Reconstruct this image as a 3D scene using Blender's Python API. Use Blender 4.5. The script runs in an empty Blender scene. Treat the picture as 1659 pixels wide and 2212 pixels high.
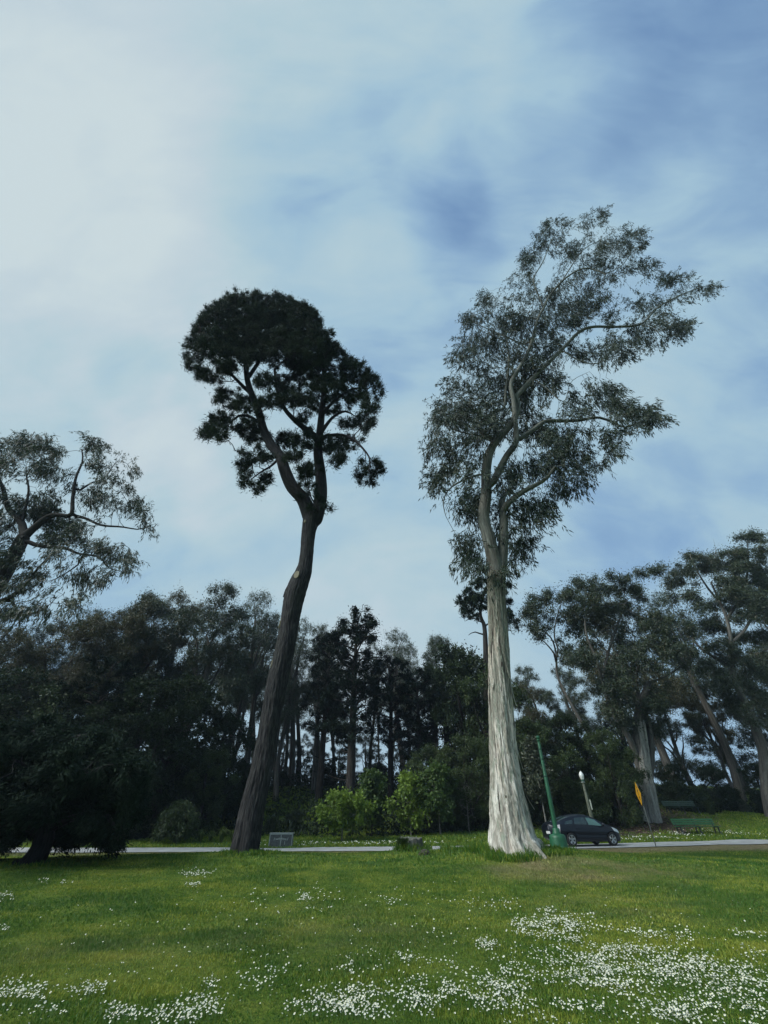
import bpy, math, random
import numpy as np
from mathutils import Vector, Matrix

SC = bpy.context.scene
COL = SC.collection
rng = np.random.default_rng(7)
R = math.radians

# ------------------------------------------------------------------ camera
CAM_H = 1.55
FPX, PW, PH = 884.0, 1659.0, 2212.0          # focal length in photo units, photo size
PITCH = R(36.5)
cam = bpy.data.cameras.new('camera'); cam.sensor_fit = 'VERTICAL'; cam.sensor_height = 36
cam.lens = 36 * FPX / PH; cam.clip_start = 0.05; cam.clip_end = 3000
cam_o = bpy.data.objects.new('camera', cam); COL.objects.link(cam_o)
cam_o.location = (0, 0, CAM_H); cam_o.rotation_euler = (R(90) + PITCH, 0, 0)
SC.camera = cam_o
SC.view_settings.view_transform = 'Standard'; SC.view_settings.look = 'None'
SC.view_settings.exposure = 1.15; SC.view_settings.gamma = 1
SC.render.engine = 'CYCLES'
SC.cycles.max_bounces = 5; SC.cycles.diffuse_bounces = 2; SC.cycles.transmission_bounces = 3
SC.cycles.transparent_max_bounces = 4; SC.cycles.glossy_bounces = 2; SC.cycles.use_denoising = True; SC.cycles.denoising_prefilter = 'ACCURATE'

CP, SP = math.cos(PITCH), math.sin(PITCH)
def raydir(px, py):
    px = np.asarray(px, float); v = np.asarray(py, float) - PH / 2
    return np.stack([px - PW / 2, FPX * CP + v * SP, FPX * SP - v * CP], -1)
def P(px, py, Y):
    d = raydir(px, py)
    t = np.asarray(Y, float) / d[..., 1]
    return d * t[..., None] + np.array([0, 0, CAM_H])
def project(p):
    p = np.asarray(p, float) - np.array([0, 0, CAM_H])
    depth = p[..., 1] * CP + p[..., 2] * SP
    up = -p[..., 1] * SP + p[..., 2] * CP
    return PW / 2 + FPX * p[..., 0] / depth, PH / 2 - FPX * up / depth

# ------------------------------------------------------------------ world: sky with soft broken cloud
SUN_EL, SUN_AZ = R(42), R(-116)               # azimuth measured from +Y towards +X
W = bpy.data.worlds.new('World'); SC.world = W; W.use_nodes = True
CLOUDS = ((-200, 330, 46, .27), (60, 60, 24, .06), (330, 620, 22, .06), (340, 970, 9, .15), (500, 1090, 9, .14), (780, 850, 24, .05), (60, 740, 14, .06), (110, 480, 16, .05), (700, 1000, 12, .05),
          (1700, 0, 34, -.12), (1060, 110, 15, .14), (1330, 330, 14, .06), (880, 20, 16, .07), (1350, 120, 11, -.12), (1470, 20, 12, -.06), (985, 480, 7.5, -.11), (950, 380, 6, -.07), (905, 250, 10, -.10), (1050, 320, 9, -.07), (1640, 760, 24, .05), (1660, 980, 18, -.12), (1350, 1110, 10, -.11),
          (275, 830, 6.5, -.14), (1260, 720, 18, .05), (850, 1250, 30, .05), (830, 1420, 28, .06), (1130, 540, 10, .06), (430, 170, 10, -.05), (600, 420, 14, -.03), (1200, 40, 12, .08))
def world_nodes():
    nt = W.node_tree; nt.nodes.clear(); N = nt.nodes.new; L = nt.links.new
    out = N('ShaderNodeOutputWorld'); bg = N('ShaderNodeBackground'); L(bg.outputs[0], out.inputs[0])
    bg.inputs['Strength'].default_value = 0.062
    sky = N('ShaderNodeTexSky'); sky.sky_type = 'NISHITA'; sky.sun_disc = False
    sky.sun_elevation = SUN_EL; sky.sun_rotation = SUN_AZ
    sky.air_density = 1.0; sky.dust_density = 1.5; sky.ozone_density = 1.2
    tc = N('ShaderNodeTexCoord')
    def math_(op, a, b=None, clamp=False):
        n = N('ShaderNodeMath'); n.operation = op; n.use_clamp = clamp
        for i, x in enumerate((a, b)):
            if x is None: continue
            if isinstance(x, (int, float)): n.inputs[i].default_value = x
            else: L(x, n.inputs[i])
        return n.outputs[0]
    def noise(scale, detail, rough, stretch=(1, 1, 1), rot=(0, 0, 0), dist=0.0):
        m = N('ShaderNodeMapping'); L(tc.outputs['Generated'], m.inputs[0])
        m.inputs['Scale'].default_value = stretch; m.inputs['Rotation'].default_value = rot
        n = N('ShaderNodeTexNoise'); L(m.outputs[0], n.inputs['Vector'])
        n.inputs['Scale'].default_value = scale; n.inputs['Detail'].default_value = detail
        n.inputs['Roughness'].default_value = rough; n.inputs['Distortion'].default_value = dist
        return n.outputs['Fac']
    def blob(px, py, rad, soft=1.0):
        d = raydir(px, py); d = d / np.linalg.norm(d)
        # wobble the direction a little so no blob reads as a disc
        vm = N('ShaderNodeVectorMath'); vm.operation = 'DOT_PRODUCT'
        L(warp, vm.inputs[0]); vm.inputs[1].default_value = tuple(d)
        mr = N('ShaderNodeMapRange'); mr.interpolation_type = 'SMOOTHERSTEP'; L(vm.outputs['Value'], mr.inputs[0])
        mr.inputs[1].default_value = math.cos(R(rad)); mr.inputs[2].default_value = 1.0
        return mr.outputs[0]
    nz = N('ShaderNodeTexNoise'); L(tc.outputs['Generated'], nz.inputs['Vector'])
    nz.inputs['Scale'].default_value = 2.4; nz.inputs['Detail'].default_value = 3
    sub = N('ShaderNodeVectorMath'); sub.operation = 'SUBTRACT'; L(nz.outputs['Color'], sub.inputs[0]); sub.inputs[1].default_value = (.5, .5, .5)
    scl = N('ShaderNodeVectorMath'); scl.operation = 'SCALE'; L(sub.outputs[0], scl.inputs[0]); scl.inputs['Scale'].default_value = 0.32
    add = N('ShaderNodeVectorMath'); L(tc.outputs['Generated'], add.inputs[0]); L(scl.outputs[0], add.inputs[1])
    nrm = N('ShaderNodeVectorMath'); nrm.operation = 'NORMALIZE'; L(add.outputs[0], nrm.inputs[0])
    warp = nrm.outputs[0]
    # cover of thin bright cloud: broad, streaked, thicker on the side of the hidden sun
    n1 = noise(1.3, 5, .5, (1.0, 1.7, 2.0), (0.3, 0.5, 0.6), .5)
    n2 = noise(3.4, 6, .55, (0.6, 1.7, 1.1), (0.2, 0.1, 0.8), .4)
    cov = math_('ADD', math_('MULTIPLY', n1, 0.62), math_('MULTIPLY', n2, 0.52))
    n3 = noise(7.5, 5, .6, (0.5, 1.6, 1.0), (0.1, 0.3, 0.9), .6)
    cov = math_('ADD', cov, math_('MULTIPLY', n3, 0.34))
    cov = math_('SUBTRACT', cov, 0.20)
    for px, py, rad, amt in CLOUDS:
        cov = math_('ADD', cov, math_('MULTIPLY', blob(px, py, rad), amt))
    cov = math_('ADD', cov, 0.0, True)
    ramp = N('ShaderNodeValToRGB'); L(cov, ramp.inputs[0])
    e = ramp.color_ramp
    e.elements[0].position = 0.0; e.elements[0].color = (.45, .45, .45, 1)
    e.elements[1].position = .55; e.elements[1].color = (1, 1, 1, 1)
    # cloud colour: blue haze, teal-grey thin cloud, whiter thick cloud (radiance; the Background scales it by 0.1)
    cr = N('ShaderNodeValToRGB'); L(cov, cr.inputs[0])
    c = cr.color_ramp
    c.elements[0].position = 0.05; c.elements[0].color = (.085, .170, .345, 1)
    c.elements[1].position = 1.0; c.elements[1].color = (.432, .505, .530, 1)
    for p_, k_ in ((.25, (.142, .246, .412)), (.42, (.205, .328, .466)), (.56, (.266, .394, .484)), (.72, (.330, .440, .492)), (.86, (.385, .465, .510))):
        k = c.elements.new(p_); k.color = (*k_, 1)
    sc10 = N('ShaderNodeVectorMath'); sc10.operation = 'SCALE'; L(cr.outputs[0], sc10.inputs[0]); sc10.inputs['Scale'].default_value = 10.0
    tint = N('ShaderNodeVectorMath'); tint.operation = 'MULTIPLY'; L(sky.outputs[0], tint.inputs[0]); tint.inputs[1].default_value = (1.0, 1.2, 1.2)
    mx = N('ShaderNodeMixRGB'); L(ramp.outputs[0], mx.inputs[0]); L(tint.outputs[0], mx.inputs[1]); L(sc10.outputs[0], mx.inputs[2])
    # thin-cloud glow added round the hidden sun, out of view, to light the ground
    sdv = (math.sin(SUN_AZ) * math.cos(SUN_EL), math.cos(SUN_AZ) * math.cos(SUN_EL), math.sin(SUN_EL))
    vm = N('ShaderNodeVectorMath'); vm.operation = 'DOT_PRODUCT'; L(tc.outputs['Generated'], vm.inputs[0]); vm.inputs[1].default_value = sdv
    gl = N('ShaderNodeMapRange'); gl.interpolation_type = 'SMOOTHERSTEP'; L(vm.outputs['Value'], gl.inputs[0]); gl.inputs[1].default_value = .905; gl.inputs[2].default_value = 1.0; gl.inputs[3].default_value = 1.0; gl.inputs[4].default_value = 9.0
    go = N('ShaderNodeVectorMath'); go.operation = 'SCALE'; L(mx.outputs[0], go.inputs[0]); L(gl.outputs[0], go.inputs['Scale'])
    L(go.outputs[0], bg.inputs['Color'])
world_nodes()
sun = bpy.data.lights.new('sun', 'SUN'); sun.energy = 1.5; sun.angle = R(24); sun.color = (1, .96, .9)
sun_o = bpy.data.objects.new('sun', sun); COL.objects.link(sun_o)
sd = Vector((math.sin(SUN_AZ) * math.cos(SUN_EL), math.cos(SUN_AZ) * math.cos(SUN_EL), math.sin(SUN_EL)))
sun_o.rotation_euler = sd.to_track_quat('Z', 'Y').to_euler()

# ------------------------------------------------------------------ small tools
def tag(o, label=None, cat=None, group=None, kind=None):
    if label: o['label'] = label
    if cat: o['category'] = cat
    if group: o['group'] = group
    if kind: o['kind'] = kind
    return o
def empty(name, loc, rz=0):
    o = bpy.data.objects.new(name, None); COL.objects.link(o); o.location = loc; o.rotation_euler = (0, 0, rz)
    o.empty_display_size = .2
    return o
def mesh(name, V, faces, mat=None, parent=None, smooth=False, attrs=None):
    """faces: list of int arrays (n,k)"""
    V = np.asarray(V, np.float32)
    if isinstance(faces, np.ndarray): faces = [faces]
    faces = [np.asarray(f, np.int32) for f in faces if len(f)]
    me = bpy.data.meshes.new(name)
    me.vertices.add(len(V)); me.vertices.foreach_set('co', V.ravel())
    loops = np.concatenate([f.ravel() for f in faces]) if faces else np.zeros(0, np.int32)
    sizes = np.concatenate([np.full(len(f), f.shape[1], np.int32) for f in faces]) if faces else np.zeros(0, np.int32)
    me.loops.add(len(loops)); me.loops.foreach_set('vertex_index', loops)
    me.polygons.add(len(sizes)); starts = np.concatenate([[0], np.cumsum(sizes)[:-1]]).astype(np.int32)
    me.polygons.foreach_set('loop_start', starts)
    me.polygons.foreach_set('use_smooth', np.full(len(sizes), smooth))
    for k, a in (attrs or {}).items():
        a = np.asarray(a, np.float32)
        at = me.attributes.new(k, 'FLOAT_VECTOR' if a.ndim == 2 else 'FLOAT', 'POINT')
        at.data.foreach_set('vector' if a.ndim == 2 else 'value', a.ravel())
    me.update(calc_edges=True); me.validate()
    o = bpy.data.objects.new(name, me); COL.objects.link(o)
    if mat: me.materials.append(mat)
    if parent: o.parent = parent
    return o
class MB:
    """collects shapes, then links them as one mesh"""
    def __init__(s): s.V = []; s.F = {}; s.n = 0
    def add(s, V, F):
        V = np.asarray(V, float)
        for f in (F if isinstance(F, list) else [F]):
            f = np.asarray(f)
            if len(f): s.F.setdefault(f.shape[1], []).append(f + s.n)
        s.V.append(V); s.n += len(V); return s
    def box(s, c, d, rot=None):
        c = np.array(c, float); d = np.array(d, float) / 2
        v = np.array([[x, y, z] for x in (-1, 1) for y in (-1, 1) for z in (-1, 1)]) * d
        if rot is not None: v = v @ np.array(rot).T
        return s.add(v + c, np.array([[0, 1, 3, 2], [4, 6, 7, 5], [0, 4, 5, 1], [2, 3, 7, 6], [0, 2, 6, 4], [1, 5, 7, 3]]))
    def bar(s, a, b, w, h=None, up=(0, 0, 1)):
        a = np.array(a, float); b = np.array(b, float); h = h or w
        d = b - a; L = np.linalg.norm(d); d /= L; u = np.array(up, float)
        if abs(d @ u) > .95: u = np.array([1., 0, 0])
        x = np.cross(d, u); x /= np.linalg.norm(x); z = np.cross(x, d)
        return s.box((a + b) / 2, (w, L, h), np.stack([x, d, z], 1))
    def tube(s, pts, r, n=8, caps=True):
        V, F, _ = tube(np.array(pts, float), np.broadcast_to(np.array(r, float), (len(pts),)), n)
        s.add(V, F)
        if caps:
            m = len(pts)
            s.F.setdefault(n, []).append(np.array([list(range(n))[::-1]]) + s.n - len(V))
            s.F.setdefault(n, []).append(np.array([list(range((m - 1) * n, m * n))]) + s.n - len(V))
        return s
    def lathe(s, prof, n=20, axis=None, c=(0, 0, 0)):
        prof = np.array(prof, float); a = np.linspace(0, 2 * np.pi, n, endpoint=False)
        V = np.stack([prof[:, 0, None] * np.cos(a), prof[:, 0, None] * np.sin(a), np.broadcast_to(prof[:, 1, None], (len(prof), n))], -1).reshape(-1, 3)
        if axis == 'y': V = V[:, [0, 2, 1]] * np.array([1, 1, -1])
        if axis == 'x': V = V[:, [2, 0, 1]]
        return s.add(V + np.array(c), grid_faces(len(prof), n, True))
    def build(s, name, mat, parent=None, smooth=False):
        return mesh(name, np.concatenate(s.V), [np.concatenate(f) for f in s.F.values()], mat, parent, smooth)
def grid_faces(m, n, wrap):
    i = np.arange(m - 1)[:, None]; j = np.arange(n if wrap else n - 1)[None]
    j2 = (j + 1) % n
    return np.stack([i * n + j, i * n + j2, (i + 1) * n + j2, (i + 1) * n + j], -1).reshape(-1, 4)
def frames(p):
    t = np.gradient(p, axis=0); t /= np.linalg.norm(t, axis=1, keepdims=True) + 1e-9
    u = np.zeros_like(p); ref = np.array([1., 0, 0]) if abs(t[0, 0]) < .9 else np.array([0, 1., 0])
    for i in range(len(p)):
        a = ref - t[i] * (ref @ t[i]); a /= np.linalg.norm(a) + 1e-9; u[i] = a; ref = a
    return t, u, np.cross(t, u)
def tube(p, r, n):
    t, u, w = frames(p)
    a = np.linspace(0, 2 * np.pi, n, endpoint=False)
    V = p[:, None] + r[:, None, None] * (np.cos(a)[None, :, None] * u[:, None] + np.sin(a)[None, :, None] * w[:, None])
    s = np.concatenate([[0], np.cumsum(np.linalg.norm(np.diff(p, axis=0), axis=1))])
    B = np.stack([np.cos(a)[None] * r[:, None], np.sin(a)[None] * r[:, None], np.broadcast_to(s[:, None], (len(p), n))], -1)
    return V.reshape(-1, 3), grid_faces(len(p), n, True), B.reshape(-1, 3)
def _hash(ix, iy, iz):
    h = (ix.astype(np.int64) * 374761393 + iy.astype(np.int64) * 668265263 + iz.astype(np.int64) * 2147483647) & 0x7fffffff
    h = (h ^ (h >> 13)) * 1274126177 & 0x7fffffff
    return ((h ^ (h >> 16)) & 0xffff) / 65535.0
def vnoise(p):
    p = np.asarray(p, float); i = np.floor(p).astype(np.int64); f = p - i; f = f * f * (3 - 2 * f)
    r = 0
    for dx in (0, 1):
        for dy in (0, 1):
            for dz in (0, 1):
                w = (f[..., 0] if dx else 1 - f[..., 0]) * (f[..., 1] if dy else 1 - f[..., 1]) * (f[..., 2] if dz else 1 - f[..., 2])
                r = r + w * _hash(i[..., 0] + dx, i[..., 1] + dy, i[..., 2] + dz)
    return r
def fbm(p, o=4):
    p = np.asarray(p, float); s = 0; a = .5; t = 0
    for k in range(o):
        s = s + a * vnoise(p * 2 ** k + k * 17.3); t += a; a *= .5
    return s / t
def xy0(x, y, s): return np.stack([np.asarray(x, float) * s, np.asarray(y, float) * s, np.zeros_like(np.asarray(x, float)) + .5], -1)
def sstep(a, b, x):
    t = np.clip((np.asarray(x, float) - a) / (b - a), 0, 1); return t * t * (3 - 2 * t)
def resample(p, step):
    p = np.asarray(p, float); s = np.concatenate([[0], np.cumsum(np.linalg.norm(np.diff(p[:, :3], axis=0), axis=1))])
    n = max(2, int(round(s[-1] / step)) + 1); q = np.linspace(0, s[-1], n)
    # Catmull-Rom through the points
    k = np.clip(np.searchsorted(s, q, 'right') - 1, 0, len(p) - 2); f = ((q - s[k]) / (s[k + 1] - s[k] + 1e-9))[:, None]
    p0 = p[np.maximum(k - 1, 0)]; p1 = p[k]; p2 = p[k + 1]; p3 = p[np.minimum(k + 2, len(p) - 1)]
    return .5 * (2 * p1 + (p2 - p0) * f + (2 * p0 - 5 * p1 + 4 * p2 - p3) * f ** 2 + (3 * p1 - p0 - 3 * p2 + p3) * f ** 3)

# ------------------------------------------------------------------ materials
def mat_new(name):
    m = bpy.data.materials.new(name); m.use_nodes = True; nt = m.node_tree
    b = nt.nodes['Principled BSDF']; return m, nt, b
def simple(name, col, rough=.6, metal=0.0, var=.15, scale=6.0, spec=.5, coat=0.0):
    m, nt, b = mat_new(name); N = nt.nodes.new; L = nt.links.new
    tc = N('ShaderNodeTexCoord'); n = N('ShaderNodeTexNoise'); L(tc.outputs['Object'], n.inputs['Vector'])
    n.inputs['Scale'].default_value = scale; n.inputs['Detail'].default_value = 6
    r = N('ShaderNodeMapRange'); L(n.outputs['Fac'], r.inputs[0]); r.inputs[1].default_value = .3; r.inputs[2].default_value = .7
    r.inputs[3].default_value = 1 - var; r.inputs[4].default_value = 1 + var
    v = N('ShaderNodeVectorMath'); v.operation = 'SCALE'; v.inputs[0].default_value = col; L(r.outputs[0], v.inputs['Scale'])
    L(v.outputs[0], b.inputs['Base Color'])
    b.inputs['Roughness'].default_value = rough; b.inputs['Metallic'].default_value = metal
    b.inputs['Specular IOR Level'].default_value = spec; b.inputs['Coat Weight'].default_value = coat
    return m
def leaf_mat(name, c0, c1, c2=None, trans=.3, rough=.5, gloss=.35):
    """c0..c1 by the per-leaf value, c2 = odd clumps"""
    m, nt, b = mat_new(name); N = nt.nodes.new; L = nt.links.new
    at = N('ShaderNodeAttribute'); at.attribute_name = 'v'
    cr = N('ShaderNodeValToRGB'); L(at.outputs['Fac'], cr.inputs[0])
    e = cr.color_ramp.elements; e[0].color = (*c0, 1); e[1].color = (*c1, 1); e[0].position = .1; e[1].position = .85
    if c2 is not None:
        k = cr.color_ramp.elements.new(.97); k.color = (*c2, 1)
    L(cr.outputs[0], b.inputs['Base Color']); b.inputs['Roughness'].default_value = rough
    b.inputs['Specular IOR Level'].default_value = gloss
    tr = N('ShaderNodeBsdfTranslucent'); L(cr.outputs[0], tr.inputs['Color'])
    mx = N('ShaderNodeMixShader'); mx.inputs[0].default_value = trans
    L(b.outputs[0], mx.inputs[1]); L(tr.outputs[0], mx.inputs[2]); L(mx.outputs[0], nt.nodes['Material Output'].inputs[0])
    return m
def bark_mat(name, cols, streak=(9, 9, .55), scale=1.0, bump=.4, fine=(40, 40, 5), rough=.85, slit=None, fade=None):
    """cols: dark, mid, light, accent; streaks follow the stem through the 'bark' attribute"""
    m, nt, b = mat_new(name); N = nt.nodes.new; L = nt.links.new
    at = N('ShaderNodeAttribute'); at.attribute_name = 'bark'
    def nz(st, det, rough_=.6, off=(0, 0, 0), dist=.0):
        mp = N('ShaderNodeMapping'); L(at.outputs['Vector'], mp.inputs[0]); mp.inputs['Scale'].default_value = tuple(x * scale for x in st); mp.inputs['Location'].default_value = off
        n = N('ShaderNodeTexNoise'); L(mp.outputs[0], n.inputs['Vector']); n.inputs['Scale'].default_value = 1; n.inputs['Detail'].default_value = det
        n.inputs['Roughness'].default_value = rough_; n.inputs['Distortion'].default_value = dist
        return n.outputs['Fac']
    a = nz(streak, 5, .62); f = nz(fine, 4, .6, (3, 1, 7)); big = nz((1.6, 1.6, .5), 3, .5, (9, 4, 2))
    cr = N('ShaderNodeValToRGB'); L(a, cr.inputs[0]); E = cr.color_ramp.elements
    E[0].position = .34; E[0].color = (*cols[0], 1); E[1].position = .64; E[1].color = (*cols[2], 1)
    k = cr.color_ramp.elements.new(.45); k.color = (*cols[1], 1)
    acc = N('ShaderNodeMixRGB'); L(cr.outputs[0], acc.inputs[1]); acc.inputs[2].default_value = (*cols[3], 1)
    mr = N('ShaderNodeMapRange'); L(big, mr.inputs[0]); mr.inputs[1].default_value = .48; mr.inputs[2].default_value = .72; mr.inputs[4].default_value = .65
    L(mr.outputs[0], acc.inputs[0])
    fm = N('ShaderNodeMapRange'); L(f, fm.inputs[0]); fm.inputs[1].default_value = .3; fm.inputs[2].default_value = .7; fm.inputs[3].default_value = .55; fm.inputs[4].default_value = 1.2
    last = acc.outputs[0]
    if slit:
        for st, lo, hi, colr in slit:      # long dark gaps and grey-brown sheets of old bark
            sl = nz(st, 3, .55, (5, 11, 3), .6); r_ = N('ShaderNodeMapRange'); L(sl, r_.inputs[0]); r_.inputs[1].default_value = lo; r_.inputs[2].default_value = lo + (hi - lo) * .6
            x_ = N('ShaderNodeMixRGB'); L(r_.outputs[0], x_.inputs[0]); L(last, x_.inputs[1]); x_.inputs[2].default_value = (*colr, 1); last = x_.outputs[0]
    if fade:                               # smooth young bark higher up is darker and greener
        sx = N('ShaderNodeSeparateXYZ'); L(at.outputs['Vector'], sx.inputs[0]); r_ = N('ShaderNodeMapRange'); L(sx.outputs['Z'], r_.inputs[0]); r_.inputs[1].default_value = fade[0]; r_.inputs[2].default_value = fade[1]
        x_ = N('ShaderNodeMixRGB'); x_.blend_type = 'MULTIPLY'; L(r_.outputs[0], x_.inputs[0]); L(last, x_.inputs[1]); x_.inputs[2].default_value = (*fade[2], 1); last = x_.outputs[0]
    v = N('ShaderNodeVectorMath'); v.operation = 'SCALE'; L(last, v.inputs[0]); L(fm.outputs[0], v.inputs['Scale'])
    L(v.outputs[0], b.inputs['Base Color']); b.inputs['Roughness'].default_value = rough; b.inputs['Specular IOR Level'].default_value = .25
    ad = N('ShaderNodeMath'); ad.operation = 'ADD'; L(a, ad.inputs[0]); L(f, ad.inputs[1])
    bp = N('ShaderNodeBump'); bp.inputs['Strength'].default_value = bump; bp.inputs['Distance'].default_value = .06
    L(ad.outputs[0], bp.inputs['Height']); L(bp.outputs[0], b.inputs['Normal'])
    return m
M = {}
M['euc_bark'] = bark_mat('gum bark', [(.13, .11, .09), (.49, .455, .39), (.70, .665, .585), (.62, .48, .37)], (7, 7, .95), bump=.9, fine=(24, 24, 7), fade=(3.5, 10.5, (.36, .38, .33)), slit=[((3.2, 3.2, .5), .51, .60, (.29, .27, .22)), ((6.5, 6.5, .42), .60, .64, (.055, .045, .035)), ((10, 10, 2.4), .56, .64, (.26, .28, .22))])
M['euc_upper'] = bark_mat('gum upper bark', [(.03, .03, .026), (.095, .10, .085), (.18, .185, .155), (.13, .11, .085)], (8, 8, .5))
M['euc_far'] = bark_mat('far gum bark', [(.025, .023, .02), (.07, .066, .058), (.15, .14, .12), (.08, .068, .052)], (4, 4, .3), bump=.2)
M['euc_mid'] = bark_mat('grey fluted bark', [(.06, .055, .05), (.20, .19, .17), (.36, .35, .31), (.22, .2, .16)], (4, 4, .4), bump=.5)
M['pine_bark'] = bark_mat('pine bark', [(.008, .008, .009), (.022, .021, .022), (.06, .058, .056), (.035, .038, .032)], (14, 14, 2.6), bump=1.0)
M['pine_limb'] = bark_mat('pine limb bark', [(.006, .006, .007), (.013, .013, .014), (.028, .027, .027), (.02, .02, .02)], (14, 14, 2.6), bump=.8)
M['dark_bark'] = bark_mat('dark bark', [(.012, .010, .009), (.028, .024, .02), (.05, .044, .038), (.035, .033, .025)], (6, 6, 1.0), bump=.6)
M['young_bark'] = bark_mat('young bark', [(.06, .055, .05), (.13, .125, .11), (.3, .29, .26), (.2, .18, .14)], (20, 20, 3), bump=.2)
M['euc_leaf'] = leaf_mat('gum leaves', (.010, .020, .012), (.040, .062, .034), (.085, .08, .04), .22, .5, .3)
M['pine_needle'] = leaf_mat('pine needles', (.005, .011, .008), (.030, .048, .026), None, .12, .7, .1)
M['far_leaf'] = leaf_mat('grove gum leaves', (.014, .026, .013), (.054, .076, .034), (.08, .065, .028), .25, .45, .45)
M['olive_leaf'] = leaf_mat('olive gum leaves', (.028, .032, .014), (.085, .085, .034), (.12, .08, .035), .25, .5)
M['cypress_leaf'] = leaf_mat('cypress sprays', (.006, .013, .009), (.020, .034, .020), None, .1, .75, .08)
M['bush_leaf'] = leaf_mat('bush leaves', (.018, .034, .010), (.055, .085, .022), (.08, .10, .03), .25, .5)
M['dark_bush'] = leaf_mat('dark bush leaves', (.010, .020, .009), (.032, .050, .020), None, .2, .6, .15)
M['lime_leaf'] = leaf_mat('lime leaves', (.05, .10, .014), (.20, .29, .04), None, .4, .5)
M['sap_leaf'] = leaf_mat('sapling leaves', (.025, .055, .014), (.085, .14, .03), None, .35, .5)
M['grey_leaf'] = leaf_mat('grey green leaves', (.035, .045, .028), (.10, .115, .07), None, .3, .5)

# ------------------------------------------------------------------ terrain
PATH = resample(np.array([(-140, 38, 0), (-60, 30.5, 0), (-25, 28.9, 0), (-15, 28.6, 0), (-3.3, 29.3, 0), (5, 30.3, 0), (14.3, 32.6, 0), (20.2, 34.2, 0), (26.7, 36.3, 0), (40, 41.5, 0), (62, 52, 0), (110, 80, 0)], float), 1.0)[:, :2]
PATH_W = 3.7
def path_y(x): return np.interp(x, PATH[:, 0], PATH[:, 1])
def base_z(x, y):
    x = np.asarray(x, float); y = np.asarray(y, float)
    A = .45 - .22 * sstep(7, 15, x) - .15 * sstep(-9, -20, x)
    yc = 17.5 - 2.5 * sstep(-6, -16, x)
    z = A * np.exp(-((y - yc) / 5.3) ** 2)
    py = path_y(x) + PATH_W / 2
    d = np.maximum(y - py - .3, 0)
    right = sstep(2, 12, x)
    rise = np.minimum(d, 26) * (.025 + .09 * right)
    hill = (3.6 - 1.6 * right) * sstep(40 + 7 * right, 57 + 8 * right, y)
    z = z + rise + hill
    z = z * (1 - sstep(75, 230, y))
    return z
ANCH = []
def solve_anchors(a):
    """gentle bumps so the ground passes where things stand in the photograph"""
    global ANCH
    xyz = np.array([P(px, py, Y) for px, py, Y, s in a]); s = np.array([q[3] for q in a])
    K = np.exp(-((xyz[:, None, :2] - xyz[None, :, :2]) ** 2).sum(-1) / s[None] ** 2)
    w = np.linalg.solve(K + .02 * np.eye(len(a)), xyz[:, 2] - base_z(xyz[:, 0], xyz[:, 1]))
    ANCH = (xyz[:, :2], s, w)
def terrain(x, y):
    x = np.asarray(x, float); y = np.asarray(y, float); z = base_z(x, y)
    if len(ANCH):
        for (c, s, w) in zip(*ANCH): z = z + w * np.exp(-((x - c[0]) ** 2 + (y - c[1]) ** 2) / s ** 2)
    return z
solve_anchors([(530, 1842, 17.5, 2.0), (1112, 1838, 16.8, 2.4), (1210, 1836, 22, 2.0), (70, 1866, 15.5, 3.0), (888, 1838, 19, 1.6),
               (1512, 1801, 40, 2.5), (1500, 1821, 34, 2.5), (1645, 1816, 36.2, 3), (1400, 1826, 32.6, 2.5), (1475, 1756, 47, 4), (1400, 1773, 44, 3.5), (728, 1819, 36, 3), (951, 1804, 38, 3), (1014, 1799, 39, 3), (606, 1831, 32.3, 2), (1640, 1760, 48, 4)])
def ground(px, py):
    """where the ray of a photo pixel meets the ground"""
    d = raydir(px, py); d = d / d[1]; Y = 4.0
    while Y < 90:
        if CAM_H + d[2] * Y < terrain(d[0] * Y, Y): break
        Y += .05
    return np.array([d[0] * Y, Y, float(terrain(d[0] * Y, Y))])
def on_ground(x, y): return np.array([x, y, float(terrain(x, y))])

def path_dist(x, y):
    return (np.asarray(y) - path_y(x)) * .96
def masks(x, y):
    x = np.asarray(x, float); y = np.asarray(y, float)
    n = fbm(xy0(x, y, .55), 4); n2 = fbm(xy0(x + 40, y, 1.7), 3)
    pd = path_dist(x, y)
    # worn brown verge on the near side of the path, wider towards the right
    vw = 2.6 + 2.6 * sstep(4, 20, x)
    verge = sstep(-PATH_W / 2 - vw, -PATH_W / 2 - .4 * vw, pd + (n - .5) * 3) * (1 - sstep(-PATH_W / 2, -PATH_W / 2 + .3, pd))
    verge = verge * (.55 + .45 * sstep(2, 14, x))
    def spot(px, py, rx, ry):
        g = ground(px, py); return np.exp(-((x - g[0]) / rx) ** 2 - ((y - g[1]) / ry) ** 2)
    dry = np.clip(1.6 * spot(1245, 1876, 1.5, 1.3) + .8 * spot(1140, 1884, 1.0, .6) + .35 * spot(1420, 1880, 1.6, 1.4) + .3 * spot(720, 2010, 2.2, 1.6) + .3 * spot(1330, 1960, 2, 1) + .25 * spot(200, 2050, 1.6, 1), 0, 1)
    dry = np.clip(dry * np.clip(2.6 * (n2 - .28), 0, 1.5), 0, 1) * .85
    dry = np.maximum(dry, verge * np.clip(.2 + 1.5 * n2, 0, 1))
    # leaf litter under the big gum on the rise at the right and on the dark hillside
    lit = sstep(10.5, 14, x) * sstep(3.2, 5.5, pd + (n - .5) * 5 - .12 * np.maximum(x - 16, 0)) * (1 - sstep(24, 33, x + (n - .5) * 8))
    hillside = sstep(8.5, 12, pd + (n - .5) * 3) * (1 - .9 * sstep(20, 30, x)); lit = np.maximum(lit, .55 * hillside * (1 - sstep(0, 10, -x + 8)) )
    return dry, lit, verge

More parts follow.
